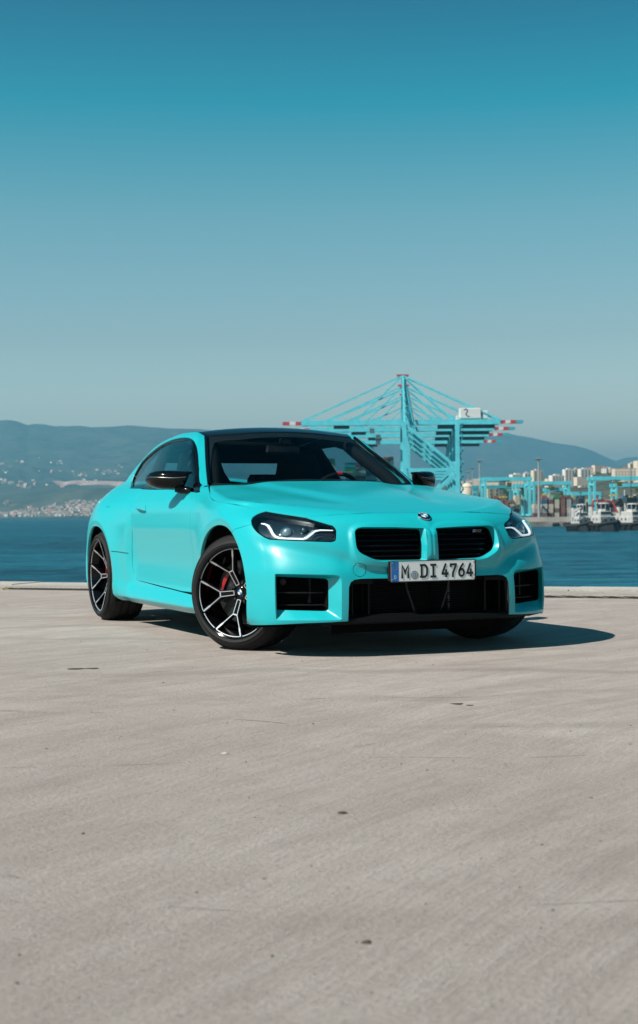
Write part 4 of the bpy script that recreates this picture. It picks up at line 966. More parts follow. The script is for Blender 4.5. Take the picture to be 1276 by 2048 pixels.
# --- centre intake
DULL=simple('dull_metal',(.15,.15,.15),.4,metal=.5)
CHIN=simple('chin_black',(.004,.004,.004),.5,spec=.15)
ci=empty('centre_intake',parent=car)
def xc(Y): return np.interp(abs(Y),[0,.2,.35,.48,.51],[.862,.856,.842,.826,.822])
m=MB()
ys=np.linspace(-.503,.503,25)
for (za,xa,zb,xb) in ((.428,.0,.40,-.055),(.214,.0,.235,-.05),(.214,0,.200,.004),(.200,.004,.190,.004),(.190,.004,.180,-.02),(.180,-.02,.180,-.3)):
    V=[];F=[]
    for y in ys: x=xc(y); V+=[(x+xa,y,za),(x+xb,y,zb)]
    for i in range(24): F.append((2*i,2*i+1,2*i+3,2*i+2))
    m.add(V,F)
m.build('lower_frame',CHIN,ci,smooth=20)
m=MB()
for s in (1,-1):
    m.add([(.822,.503*s,.425),(.822,.503*s,.205),(.66,.490*s,.21),(.66,.490*s,.42)],[(0,1,2,3)])
m.add([(.64,-.52,.12),(.64,.52,.12),(.64,.52,.46),(.64,-.52,.46)],[(0,1,2,3)])
m.build('intake_cavity',VOID,ci)

cheek=cin_top[:3]
for s in (1,-1):
    m=MB(); V=[];F=[]
    for p in (cin_top[0],cin_top[1],cin_top[2],cin_top[3],cin_top[4],cin_top[5],cin_top[6],cin_top[7]):
        V+=[(p[0],p[1]*s,p[2]),(p[0]-.035,p[1]*s*.985,p[2]-(0.004 if p[2]>.4 else 0))]
    for i in range(7): F.append((2*i,2*i+1,2*i+3,2*i+2))
    m.add(V,F).build('cheek_edge',PAINT,ci,smooth=40)
for k in range(19):
    z=.225+k*.0098
    m=MB().box((.70,-.155,z),(.03,.43,.0035)); m.box((.70,.20,z),(.03,.30,.0035))
    m.build('radiator_fin',CHIN,ci)
m=MB().box((.672,0,.32),(.012,.80,.22)); m.build('radiator_core',VOID,ci)
for s in (1,-1):
    m=MB(); m.tube([(.79,-.135*s,.405),(.79,-.128*s,.36),(.79,-.105*s,.30),(.79,-.088*s,.25),(.79,-.070*s,.225)],[.010,.009,.008,.008,.012],8); m.build('air_guide_strut',BLACKGLOSS,ci)
    m=MB(); m.bar((.775,-.365*s,.40),(.775,-.365*s,.225),.012,.05); m.build('air_guide_strut',CHIN,ci)
    m=MB(); m.bar((.77,-.462*s,.41),(.77,-.462*s,.225),.008,.05); m.build('air_guide_strut',CHIN,ci)
    m=MB(); m.box((.79,-.415*s,.415),(.06,.13,.03)); m.build('duct_cover',CHIN,ci)
for k in range(14): MB().box((.708,.178,.235+k*.0125),(.012,.012,.006)).build('radiator_clip',DULL,ci)
# --- black lip under the nose, wraps to the corners
lipo=np.array([(XA+RA*a,z) for a,z in [(R_(34),.182),(R_(58),.178),(R_(75),.182),(R_(105),.182),(R_(122),.178),(R_(146),.182),(R_(146),.19),(R_(122),.20),(R_(105),.20),(R_(75),.20),(R_(58),.20),(R_(34),.19)]])
panel('chin_lip','A',[lipo],CHIN,car,sp=.02,gap=0,off=-.010,thick=.05)
# --- fender (A)
fl_rear=archF(64,196,26); fl_rear[:,1]=-.93
pill=P3([(-.735,-.80,.957),(-.700,-.83,.925)])
fend=np.concatenate([on('A',hood_r[:-3]),on('A',lampL[0:iS+1]),on('A',seam),on('A',fl_rear),on('A',P3([(-.40,-.89,.225),(-.44,-.89,.285),(-.697,-.88,.291),(-.700,-.88,.45),(-.700,-.88,.75),(-.697,-.85,.90)])),on('A',pill[::-1]),on('A',P3([(-.71,-.775,.962)]))])
panel('front_fender','A',[fend],PAINT,car,sp=.012,gap=.0016,mirror=True)
# --- door (B)
dtop=DLO[:5]; drear=px3([(276,990),(271,998),(267,1008),(264.7,1022),(264.3,1060),(264.3,1094),(264.6,1120),(265.5,1134),(268,1147),(271.5,1156),(276,1160.5),(281,1162.3)])
dfront=P3([(-.700,-.88,.296),(-.703,-.88,.45),(-.703,-.88,.75),(-.700,-.85,.90)])
door=np.concatenate([dtop-[0,0,.004],drear,px3([(320,1172),(360,1182)]),dfront])
DOORUV=on('B',door)
# recess of the handle
hh=px3([(271.5,1008.5),(282,1008),(291,1008.8),(292.8,1012),(292.8,1021),(291,1026.5),(283,1027),(275,1025.5),(271.3,1020)])
handle_uv=on('B',hh)
panel('door','B',[DOORUV],PAINT,car,sp=.014,gap=.0017,mirror=True)
# --- side frame, quarter and sill in one piece (B)
ws_edge=np.concatenate([px3([(418,969.5),(416.5,955),(415,940),(414,925),(413.2,910),(412.6,895),(412.2,884),(411.5,876)]),P3([(-1.352,-.553,1.315)])])
print('ws',ws_edge.round(3).tolist())
roof_edge=P3([(-1.352,-.553,1.315),(-1.5,-.555,1.345),(-1.8,-.552,1.36),(-2.1,-.54,1.345),(-2.33,-.52,1.30)])
back_edge=P3([(-2.33,-.52,1.30),(-2.5,-.535,1.24),(-2.75,-.575,1.13),(-2.95,-.61,1.03),(-3.02,-.63,1.0)])
deck=P3([(-3.15,-.66,.97),(-3.30,-.69,.94)])
tail=P3([(-3.30,-.8,.80),(-3.22,-.86,.66),(-3.20,-.86,.4),(-3.17,-.86,.25),(-3.14,-.86,.2)])
rarch=archR(200,-22,40); rarch[:,1]=-.94; 
sill=P3([(-2.31,-.9,.185),(-2.25,-.88,.176),(-1.6,-.87,.172),(-.8,-.87,.168),(-.43,-.88,.172),(-.41,-.89,.22),(-.445,-.89,.281),(-.697,-.88,.286)])
side=np.concatenate([P3([(-.712,-.80,.959)]),P3([(-.74,-.765,.965)]),ws_edge,roof_edge[1:],back_edge[1:],deck,tail,rarch[rarch[:,2]>.19],sill,px3([(360,1182.9),(320,1172.9)]),drear[::-1]-[.0035,0,0],DLO[4:][::1],P3([(-.668,-.832,.927),(-.700,-.83,.926)])])
# fuel: small seam on the haunch
panel('side_frame','B',[on('B',side)],PAINT,car,sp=.014,gap=.0012,mirror=True)
# --- roof, screens
def sym(right): R=np.array(right); return np.concatenate([R,(R*MIR)[::-1]])
ws=[(-.70,0,.985),(-.71,-.3,.98),(-.745,-.55,.98),(-.795,-.735,.965)]+[tuple(p+[0,.012,0]) for p in ws_edge[1:-1]]+[(-1.345,-.535,1.315),(-1.30,-.35,1.33),(-1.285,-.15,1.335),(-1.283,0,1.335)]
ws=P3(ws); wsl=np.concatenate([ws,(ws*MIR)[::-1][1:-1]]); WSUV=on('B',wsl)
wsn=[(-.715,-0,.985),(-.728,-.3,.98),(-.77,-.55,.98),(-.835,-.682,.985)]+[(-.98,-.645,1.09),(-1.10,-.605,1.17),(-1.20,-.565,1.235),(-1.262,-.525,1.275),(-1.268,-.48,1.28),(-1.235,-.35,1.29),(-1.222,-.15,1.30),(-1.22,0,1.30)]
wsn=P3(wsn); wsnl=np.concatenate([wsn,(wsn*MIR)[::-1][1:-1]])
panel('windscreen','B',[WSUV],SHIELD,car,sp=.03,gap=.001,thick=0,off=-.001)
panel('windscreen_border','B',[WSUV,on('B',wsnl)],BLACKPL,car,sp=.03,gap=.001,thick=0,off=-.004)
rr=[(-1.300,0,1.34),(-1.303,-.15,1.34),(-1.318,-.35,1.335),(-1.362,-.538,1.32)]+[tuple(p+[0,.006,0]) for p in roof_edge[1:]]+[(-2.30,-.3,1.33),(-2.30,0,1.34)]
rr=P3(rr); rl=np.concatenate([rr,(rr*MIR)[::-1][1:-1]])
panel('roof_panel','B',[on('B',rl)],CARBON,car,sp=.025,gap=.0015)
bw=P3([(-2.312,0,1.34),(-2.312,-.3,1.33),(-2.345,-.50,1.30),(-2.5,-.525,1.24),(-2.75,-.565,1.13),(-2.93,-.595,1.04),(-2.99,-.4,1.04),(-3.0,0,1.06)])
bl=np.concatenate([bw,(bw*MIR)[::-1][1:-1]])
panel('rear_window','B',[on('B',bl)],GLASS,car,sp=.04,gap=.002,thick=0)
dk=P3([(-3.01,0,1.05),(-3.0,-.4,1.03),(-2.95,-.60,1.03),(-3.03,-.64,.99),(-3.15,-.67,.965),(-3.30,-.70,.93),(-3.55,-.62,.95),(-3.60,-.35,1.0),(-3.62,0,1.04)])
dl=np.concatenate([dk,(dk*MIR)[::-1][1:-1]])
panel('trunk_lid','B',[on('B',dl)],PAINT,car,sp=.04)
# --- tail (A), whole width
def tu(x,Y): return XB-RA*math.atan2(XB-x,Y)
c_=XB-RA*math.pi/2
tl=np.array([(tu(-3.30,.70),.925),(tu(-3.31,.8),.80),(tu(-3.22,.86),.66),(tu(-3.20,.86),.4),(tu(-3.14,.86),.18),(tu(-3.6,.6),.2),(c_,.2)])
tt=np.array([(c_,.985),(tu(-3.68,.3),.98),(tu(-3.6,.55),.95)])
tloop=np.concatenate([tt[1:],tl[:-1]]); tm=np.stack([2*c_-tloop[:,0],tloop[:,1]],1)
panel('rear_bumper','A',[np.concatenate([[tt[0]],tloop,[tl[-1]],tm[::-1]])],PAINT,car,sp=.04)
for s in (1,-1):
    q=np.array([(tu(-3.56,.62),.80),(tu(-3.56,.62),.88),(tu(-3.68,.36),.88),(tu(-3.68,.36),.80)]); 
    if s<0: q=np.stack([2*c_-q[:,0],q[:,1]],1)
    panel('tail_light','A',[q],simple('tail_light_red',(.35,.01,.01),.15),car,sp=.04,gap=0,off=.004)
# --- window trim and side glass (B)
D=DLO; dc=D.mean(0); Duv=on('B',D)*[1,.8]; inn_uv=offs(resample(Duv,.02),.018)/[1,.8]
Duv=resample(Duv,.02)/[1,.8]
panel('window_trim','B',[Duv,inn_uv],BLACKGLOSS,car,sp=.02,gap=0.001,off=-.003,thick=.02,mirror=True)
glass_uv=offs(Duv*[1,.8],.012)/[1,.8]
panel('side_window','B',[glass_uv],GLASS,car,sp=.05,gap=0,off=-.012,thick=0,mirror=True)
# pillar strip between the door glass and the quarter glass
pq=[(-2.10,1.262),(-2.14,1.262),(-2.055,.985),(-2.00,.985)]
pu=np.array([to_uv('B',np.array([[x,-Gf(np.array([x]),np.array([z]))[0],z]]))[0] for x,z in pq])
panel('pillar_trim','B',[pu],BLACKPL,car,sp=.03,gap=0,off=-.016,thick=.01,mirror=True)
tri=px3([(400,985),(386,982),(384,975),(391,965),(395,930),(396.5,920),(398,939),(399.3,965)])
panel('mirror_base','B',[on('B',tri)],BLACKGLOSS,car,sp=.02,gap=0,off=.001,thick=.02,mirror=True)
# --- black inner shell behind the gaps
ish=[(XA+RA*R_(34),.20),(XA+RA*R_(34),.62),(XA+RA*R_(28),.66),(.20,.70),(-.3,.74),(-.72,.80),(-2.4,.88),(-3.2,.78),(-3.2,.20)]
arr=archR(205,-25,24); arr[:,1]=-.94; arf=archF(200,-20,24); arf[:,1]=-.94
c1=on('A',arr); c2=on('A',arf)
ish=np.concatenate([np.array(ish[:1]),np.array(ish[1:]),c1,[(-2.30,.17),(-.45,.17)],c2])
panel('inner_shell','A',[ish],VOID,car,sp=.05,gap=0,off=-.028,thick=0,mirror=True)
nc=XA+RA*math.pi/2
for zz0,zz1,a0 in ((.455,.505,38),(.71,.75,46)):
    panel('nose_beam','A',[np.array([(XA+RA*R_(a0),zz0),(2*nc-XA-RA*R_(a0),zz0),(2*nc-XA-RA*R_(a0),zz1),(XA+RA*R_(a0),zz1)])],VOID,car,sp=.05,gap=0,off=-.05,thick=0)
m=MB()
m.box((-1.40,0,.20),(4.3,1.15,.05)); m.box((-1.38,0,.20),(1.70,1.66,.04)); m.box((.25,0,.60),(.9,1.1,.02)); m.box((-.60,0,.6),(.02,1.56,.60))
m.box((-3.25,0,.55),(.5,1.3,.6))
m.box((.50,0,.185),(.40,1.30,.02)); m.box((.36,0,.185),(.14,1.70,.02))  # boxes under the nose, added to fill the shadow on the ground
m.build('underbody',VOID,car)
for hx,top in ((HUBF[0]+.02,.43),(HUBR[0],.415)):
    for s in (1,-1):
        m=MB(); m.lathe([(top,-.905*s),(top,-.55*s),(.05,-.55*s)],30,'y',c=(hx,0,.335),a0=R_(-25),a1=R_(205)); m.build('wheel_arch_liner',VOID,car,smooth=40)

for s in (1,-1):          # raised moulding down each side of the screen, seam of the quarter
    P=ws_edge; N=grad(P); MB().tube((P+N*.007)*[1,s,1],.0115,8).build('screen_moulding',BLACKGLOSS,car,smooth=50)
    P=px3([(222.5,1102.4),(235,1103.6),(246,1105),(256.5,1106.4)]); P=solve('B',to_uv('B',resample(P,.01,False))); N=grad(P); MB().tube((P+N*.0006)*[1,s,1],.0022,6).build('quarter_seam',VOID,car)
# ---------------------------------------------------------------- wheels
def ribbon(mb,path,wid,yf,depth,m=0,lift=0):
    """a bar that follows (r,t) points on the dished face yf(r)"""
    P=np.array(path,float); n=len(P); w=np.array(wid if hasattr(wid,'__len__') else [wid]*n)/2
    T=np.zeros_like(P); T[1:-1]=P[2:]-P[:-2]; T[0]=P[1]-P[0]; T[-1]=P[-1]-P[-2]; T/=np.linalg.norm(T,axis=1,keepdims=True); Nn=np.stack([-T[:,1],T[:,0]],1)
    V=[];F=[]
    for i in range(n):
        a=P[i]+Nn[i]*w[i]; b=P[i]-Nn[i]*w[i]
        for q in (a,b):
            y=yf(math.hypot(*q))-lift; V.append((q[0],y,q[1])); V.append((q[0],y+depth,q[1]))
    for i in range(n-1):
        a=4*i; b=a+4
        F+=[(a,b,b+2,a+2),(a+1,a+3,b+3,b+1),(a,a+1,b+1,b),(a+2,b+2,b+3,a+3)]
    F+=[(0,2,3,1),(4*n-4,4*n-3,4*n-1,4*n-2)]
    mb.add(V,F,m)
def rotY(p,a): c,s=math.cos(a),math.sin(a); return [(x*c-t*s,x*s+t*c) for x,t in p]
def roundel(name,r,parent,loc,nrm,up=(0,0,1),letters=False):
    """black ring, silver rim, blue and white quarters; built in its own plane"""
    z=Vector(nrm).normalized(); x=Vector(up).cross(z).normalized(); y=z.cross(x); M=Matrix((x,y,z)).transposed(); L=Vector(loc)
    mb=MB()
    def ring(r0,r1,h0,h1,m,a0=0,a1=360):
        n=max(4,int((a1-a0)/9)); V=[];F=[]
        for i in range(n+1):
            a=R_(a0+(a1-a0)*i/n)
            for r_,h in ((r0,h0),(r1,h1)): V.append(L+M@Vector((r_*math.cos(a),r_*math.sin(a),h)))
        for i in range(n): F.append((2*i,2*i+1,2*i+3,2*i+2))
        mb.add(V,F,m)
    ring(r*.94,r,.004,.002,3); ring(r,r*1.01,.002,-.003,3); ring(r*.60,r*.94,.0045,.004,0); ring(r*.56,r*.60,.005,.0045,3)
    for k in range(4): ring(0,r*.56,.0055,.005,1 if k%2==0 else 2,k*90,k*90+90)
    o=mb.build(name,[BLACKGLOSS,ROUNDWHITE,ROUNDBLUE,CHROME],parent)
    if letters:
        for ch,a in (('B',128),('M',90),('W',52)):
            c=bpy.data.curves.new('letter','FONT'); c.body=ch; c.size=r*.42; c.align_x='CENTER'; c.align_y='CENTER'; c.extrude=.0004
            t=bpy.data.objects.new('tmp',c); COL.objects.link(t); me=bpy.data.meshes.new_from_object(t); bpy.data.objects.remove(t)
            me.materials.clear(); me.materials.append(ROUNDWHITE)
            Rz=Matrix.Rotation(R_(a-90),3,'Z'); pos=Vector((r*.77*math.cos(R_(a)),r*.77*math.sin(R_(a)),.0055))
            for v in me.vertices: v.co=L+M@(pos+Rz@v.co)
            link('badge_letter',me,parent)
    return o
DISC=simple('brake_disc',(.035,.035,.037),.4,metal=.6)
def wheel(cx,cy,cz,R,Rt,w,steer,side,turn,hubd):
    wh=empty('wheel',(cx,cy,cz),parent=car); wh.rotation_euler=(0,0,steer); s=side     # side -1: car's right, face towards -y
    lip=-(w/2-.010)
    yf=lambda r:(-hubd)+(lip+.010+hubd)*min(1,(max(r,.04)-.04)/(R-.04))**1.35
    def fin(mb,name,mat,smooth=0):
        if s>0: mb.V=[(v[0],-v[1],v[2]) for v in mb.V]
        return mb.build(name,mat,wh,smooth=smooth)
    hw=w/2
    # tyre
    tr=Rt; prof=[(R+.004,lip+.006),(R+.012,lip-.003),(R+.018,lip-.006),(R+.026,lip-.007),(R+.028,lip-.0085),(R+.030,lip-.0065),((R+tr)/2+.006,lip+.001),(tr-.028,lip+.013),(tr-.018,lip+.024),(tr-.009,lip+.038),(tr-.002,lip+.056)]
    g=[-.30,-.10,.10,.30]; ys=[]
    for k in g:
        c=k*w; ys+= [(tr,c-.0055),(tr-.008,c-.004),(tr-.008,c+.004),(tr,c+.0055)]
    prof+=ys+[(tr-.002,hw-.032),(tr-.006,hw-.018),(tr-.02,hw),((R+tr)/2,hw+.008),(R,hw-.01)]
    fin(MB().lathe(prof,96),'tyre',RUBBER,30)
    # rim barrel
    fin(MB().lathe([(R+.013,lip-.001),(R+.013,lip-.004),(R+.008,lip-.006),(R+.001,lip-.002),(R-.004,lip+.012),(R-.010,lip+.03),(R-.022,lip+.06),(R-.03,.0),(R-.028,hw-.02)],96),'rim_barrel',BLACKGLOSS,30)
    mb=MB(); n=0
    for k in range(5):
        a=turn+k*2*math.pi/5
        ring=[]
        for t0,t1 in ((-19.5,19.5),(23.5,48.5)):
            pth=[(R*.985*math.cos(R_(t)),R*.985*math.sin(R_(t))) for t in np.linspace(t0,t1,12)]
            ribbon(mb,rotY(pth,a),.0044,yf,.004,lift=.0035)
    fin(mb,'rim_edge',SILVER)
    q=R/.2535
    for k in range(5):
        a=turn+k*2*math.pi/5; J=.130*q; jw=.0140*q; ax,az=R*.985*math.cos(R_(20.5)),R*.985*math.sin(R_(20.5))
        body=MB()
        ribbon(body,rotY([(.03,0),(.07*q,0),(J+.004,0)],a),[.034,.034,.044],yf,.034)
        for e in (1,-1):
            ribbon(body,rotY([(J-.012,jw*e*.5),(J+(ax-J)*.5,(jw+(az-jw)*.5)*e),(ax,az*e)],a),[.020,.017,.024],yf,.03,lift=.0004)
        fin(body,'spoke',BLACKGLOSS)
        ed=MB(); lw=.0044
        for e in (1,-1):
            ribbon(ed,rotY([(.046,.0118*e*q),(J,jw*e)],a),lw,yf,.004,lift=.0022)
            p=lambda f:(J+(ax-J)*f,(jw+(az-jw)*f)*e)
            ribbon(ed,rotY([p(0),p(.55),p(.68),p(1.0)],a),[lw,lw,.0100,.0085],yf,.004,lift=.0026)
        ribbon(ed,rotY([(J,-jw),(J,jw)],a),lw*1.6,yf,.004,lift=.0020); ribbon(ed,rotY([(.046,-.0118*q),(.046,.0118*q)],a),lw,yf,.004,lift=.0020)
        fin(ed,'spoke_edge',SILVER)
    fin(MB().lathe([(0,-hubd-.004),(.028,-hubd-.004),(.034,-hubd),(.072,-hubd+.012),(.078,-hubd+.05)],40),'hub',BLACKGLOSS,30)
    for k in range(5):
        a=turn+(k+.5)*2*math.pi/5; mb=MB(); c=(.056*math.cos(a),0,.056*math.sin(a)); mb.lathe([(0,-hubd-.002),(.0085,-hubd-.002),(.009,-hubd+.012)],6,c=c); fin(mb,'wheel_bolt',BLACKPL)
    d=.02
    fin(MB().lathe([(.07,-d-.012),(.075,-d),(.186,-d),(.19,-d+.003),(.19,-d+.03),(.07,-d+.03)],72),'brake_disc',DISC,30)
    # caliper, on the trailing side
    am=R_(152); V=[];F=[]; ns=9
    for i in range(ns):
        t=am+R_(-30+60*i/(ns-1)); rin=.134+.010*abs(2*i/(ns-1)-1); ro=.160-.008*abs(2*i/(ns-1)-1)
        for r_,y in ((rin,-d-.016),(ro,-d-.016),(ro+.004,-d-.006),(ro+.004,-d+.05),(rin,-d-.012)): V.append((r_*math.cos(t),y,r_*math.sin(t)))
    for i in range(ns-1):
        for j in range(5): F.append((i*5+j,i*5+(j+1)%5,i*5+5+(j+1)%5,i*5+5+j))
    F+=[tuple(range(5)),tuple(range(ns*5-5,ns*5))]
    fin(MB().add(V,F),'brake_caliper',RED)
    roundel('hub_badge',.026,wh,(0,(-hubd-.004) if s<0 else (hubd+.004),0),(0,-1 if s<0 else 1,0))
    return wh
ST=R_(34)
def pivot(sy): # wheel turned about its steering axis
    px_,py_=0.015,sy*.762; dx,dy=0,(sy*.797-py_); c,sn=math.cos(ST),math.sin(ST); return px_+dx*c-dy*sn,py_+dx*sn+dy*c
fx,fy=pivot(-1); wheel(fx,fy,.3345,.2580,.3375,.275,ST,-1,R_(42),.060)
fx,fy=pivot(1); wheel(fx,fy,.3345,.2580,.3375,.275,ST,1,R_(20),.060)
wheel(-2.747,-.8025,.3365,.2665,.3395,.285,0,-1,R_(41),.052)
wheel(-2.747,.8025,.3365,.2665,.3395,.285,0,1,R_(40),.052)
# ---------------------------------------------------------------- badge on the nose
bp_=px3([(851,1033)])[0]; bp_[1]=0; bn=grad(np.array([bp_]))[0]; bn[1]=0
roundel('bonnet_badge',.038,car,bp_+bn*.002,bn,(0,0,1),True)
# ---------------------------------------------------------------- headlights
LU=on('A',lampL); LP=lampL; LN=grad(LP)
def lampp(pts,off):       # point inside the lamp, off metres behind the lens
    P,ok=raypix([(480+.26646*a,1000+.26646*b) for a,b in pts]); N=grad(P); return P-N*off
for s in (1,-1):
    hl=empty('headlight',parent=car)
    mm=np.array([1,s,1])
    def put(mb,name,mat,smooth=0):
        if s<0: mb.V=[(v[0],-v[1],v[2]) for v in mb.V]
        return mb.build(name,mat,hl,smooth=smooth)
    U=LU if s>0 else muv(LU)
    panel('lens','A',[U],LENS,hl,sp=.02,gap=.003,thick=0,off=-.004)
    Ui=offs(resample(LU,.012),.006); Ui=Ui if s>0 else muv(Ui); Ub=resample(LU,.012); Ub=Ub if s>0 else muv(Ub)
    panel('lens_border','A',[Ub,Ui],BLACKGLOSS,hl,sp=.012,gap=.001,thick=.012,off=-.003)
    panel('lamp_housing','A',[U],simple('lamp_interior',(.012,.022,.032),.25,spec=.6,coat=.4),hl,sp=.03,gap=.003,thick=-.052,off=-.055)
    DRLM=simple('daylight_strip',(.9,.93,.95),.3,emis=.55)
    dr=lampp([(150,160),(178,164),(200,176),(220,205),(235,240),(255,268),(285,281),(340,287),(470,288),(495,277),(530,248),(562,222),(600,213),(650,214),(700,216)],.018)
    put(MB().tube(dr,[.0030,.0048,.0068,.0075,.0075,.0074,.0070,.0064,.0064,.0066,.0062,.0052,.0042,.0036,.0028],8),'light_strip',DRLM,40)
    d2=lampp([(470,270),(505,245),(540,212),(572,206),(610,208)],.026)
    put(MB().tube(d2,[.002,.003,.004,.003,.002],6),'light_guide',simple('pale_guide',(.4,.45,.48),.3),40)
    for k in range(7):
        f=k/6; a=lampp([(188+f*38,188+f*88),(212+f*40,200+f*75)],.03); put(MB().tube(a,.0013,5),'light_rib',simple('grey_rib',(.3,.34,.36),.4))
    c=lampp([(335,205)],.05)[0]; n=grad(np.array([c+[.05,0,0]]))[0]; n=np.array([.93,-.30,.05]); n/=np.linalg.norm(n)
    def disc(c,n,prof,name,mat):
        z=Vector(n); x=Vector((0,0,1)).cross(z).normalized(); y=z.cross(x); M=Matrix((x,y,z)).transposed(); mb=MB(); mb.lathe(prof,28,'z'); mb.V=[tuple(Vector(c)+M@Vector(v)) for v in mb.V]; put(mb,name,mat,40)
    disc(c,n,[(.0,.022),(.013,.020),(.024,.014),(.030,.005),(.031,0)],'projector_lens',simple('projector_glass',(.22,.27,.30),.05,spec=1,coat=1))
    disc(c,n,[(.031,.0),(.033,.007),(.038,.006),(.039,-.02)],'projector_ring',CHROME)
    c2=lampp([(470,190)],.045)[0]
    disc(c2,n,[(.0,.012),(.010,.010),(.016,.005),(.019,0),(.021,.004),(.023,-.01)],'inner_reflector',simple('reflector_dark',(.08,.11,.13),.15,metal=.6))
    for k in range(4):
        a=lampp([(600-k*22,238+k*19),(712,236+k*19)],.02); put(MB().bar(a[0],a[1],.003,.002),'lamp_fin',BLACKPL)
# ---------------------------------------------------------------- number plate
PX_=.8745; PZ=.4645; W_,H_=.53,.118
pl=empty('number_plate',(0,0,0),parent=car)
MB().box((.862,0,PZ),(.012,W_,H_),None,0,.004).build('plate_frame',BLACKPL,pl)
MB().box((.845,0,PZ+.004),(.035,.545,.105)).build('plate_mount',BLACKPL,pl)
def plate_poly(pts,x,mat,name,thick=.0006):
    n=len(pts); V=[(x,a,b) for a,b in pts]+[(x-thick,a,b) for a,b in pts]; F=[tuple(range(n))]+[(i,(i+1)%n,n+(i+1)%n,n+i) for i in range(n)]
    return MB().add(V,F).build(name,mat,pl)
def rr_(y0,y1,z0,z1,r=.006): return rnd([(y0,z0),(y1,z0),(y1,z1),(y0,z1)],r,3)
y0=-W_/2
plate_poly(rr_(y0+.003,-y0-.003,PZ-.056,PZ+.056),.8700,WHITEPL,'plate_face')
plate_poly(rr_(y0+.005,y0+.0495,PZ-.0535,PZ+.0535,.004),.8706,PLBLUE,'plate_country_band')
m=MB(); b=rr_(y0+.0035,-y0-.0035,PZ-.0555,PZ+.0555); c=rr_(y0+.0055,-y0-.0055,PZ-.0535,PZ+.0535,.005); n=len(b)
m.add([(.8712,p,q) for p,q in b]+[(.8712,p,q) for p,q in c],[(i,(i+1)%n,n+(i+1)%n,n+i) for i in range(n)]); m.build('plate_rim_line',INKBLACK,pl)
def stroke(segs,ox,oz,w,h,lw,x=.8718,name='plate_character',mat=INKBLACK):
    mb=MB()
    for path in segs:
        P=[np.array((ox+lw/2+a*(w-lw),oz+lw/2+b*(h-lw))) for a,b in path]
        # mitred strip
        n=len(P); V=[];F=[]
        for i in range(n):
            t0=(P[i]-P[i-1]) if i>0 else P[1]-P[0]; t1=(P[i+1]-P[i]) if i<n-1 else t0
            t0=t0/np.linalg.norm(t0); t1=t1/np.linalg.norm(t1); n0=np.array([-t0[1],t0[0]]); n1=np.array([-t1[1],t1[0]]); mt=n0+n1; mt=mt/max(mt@mt,.6)*2*lw/2
            e=np.zeros(2)
            if i==0: e=-t0*lw/2
            if i==n-1: e=t1*lw/2
            V+=[tuple(P[i]+mt+e),tuple(P[i]-mt+e)]
        for i in range(n-1): F.append((2*i,2*i+1,2*i+3,2*i+2))
        mb.add([(x,a,b) for a,b in V],F); x+=.00007
    return mb.build(name,mat,pl)
G={'M':[[(0,0),(0,1),(.5,.38),(1,1),(1,0)]],
'D':[[(.12,0),(.12,1)],[(0,1),(.66,1),(.93,.86),(1,.68),(1,.32),(.93,.14),(.66,0),(0,0)]],
'I':[[(.5,0),(.5,1)],[(.05,1),(.95,1)],[(.05,0),(.95,0)]],
'4':[[(.60,1),(.02,.27),(.02,.22),(1,.22)],[(.72,.50),(.72,0)]],
'7':[[(0,.86),(0,1),(1,1),(1,.90),(.42,.28),(.38,0)]],
'6':[[(.80,1),(.42,.78),(.10,.50),(0,.30),(.08,.10),(.30,0),(.70,0),(.92,.10),(1,.30),(.92,.48),(.70,.57),(.35,.57),(.12,.46)]]}
for ch,a,b in (('M',.0640,.1135),('D',.1795,.2300),('I',.2430,.2835),('4',.3130,.3590),('7',.3665,.4110),('6',.4185,.4620),('4',.4700,.5150)):
    stroke(G[ch],y0+a,PZ-.0385,b-a,.077,.0122)
stroke(G['D'],y0+.0205,PZ-.040,.013,.019,.0028,.8714,'plate_country_letter',ROUNDWHITE)
for k in range(12):
    a=2*math.pi*k/12; cy_,cz_=y0+.0272+.0125*math.sin(a),PZ+.020+.0125*math.cos(a)
    plate_poly([(cy_+.0022*(1 if j%2 else .45)*math.cos(j*math.pi/5),cz_+.0022*(1 if j%2 else .45)*math.sin(j*math.pi/5)) for j in range(10)],.8714,simple('star_tone',(.30,.34,.26),.5) if k==0 else bpy.data.materials['star_tone'],'band_star')
circ=lambda cy,cz,r,n=24:[(cy+r*math.cos(2*math.pi*i/n),cz+r*math.sin(2*math.pi*i/n)) for i in range(n)]
sy=y0+.1465; sz=PZ-.020
plate_poly(circ(sy,sz,.0225),.8712,simple('seal_grey',(.25,.25,.24),.6),'plate_seal'); plate_poly(circ(sy,sz,.0185),.8716,simple('seal_pale',(.42,.43,.42),.6),'seal_face')
plate_poly([(sy-.007,sz+.008),(sy-.007,sz-.004),(sy,sz-.011),(sy+.007,sz-.004),(sy+.007,sz+.008)],.8720,ROUNDBLUE,'seal_crest'); plate_poly([(sy-.003,sz+.004),(sy+.001,sz+.004),(sy+.004,sz-.004),(sy,sz-.004)],.8724,ROUNDWHITE,'seal_crest_band')
for a,b in ((y0+.014,PZ+.045),(y0+.014,PZ-.045),(-y0-.012,PZ+.045),(-y0-.012,PZ-.045)):
    mb=MB(); mb.lathe([(0,.003),(.003,.0028),(.0042,.001),(.0045,0)],14,'x',c=(.8708,a,b)); mb.build('plate_screw',CHROME if a>0 else PLBLUE,pl,smooth=40)
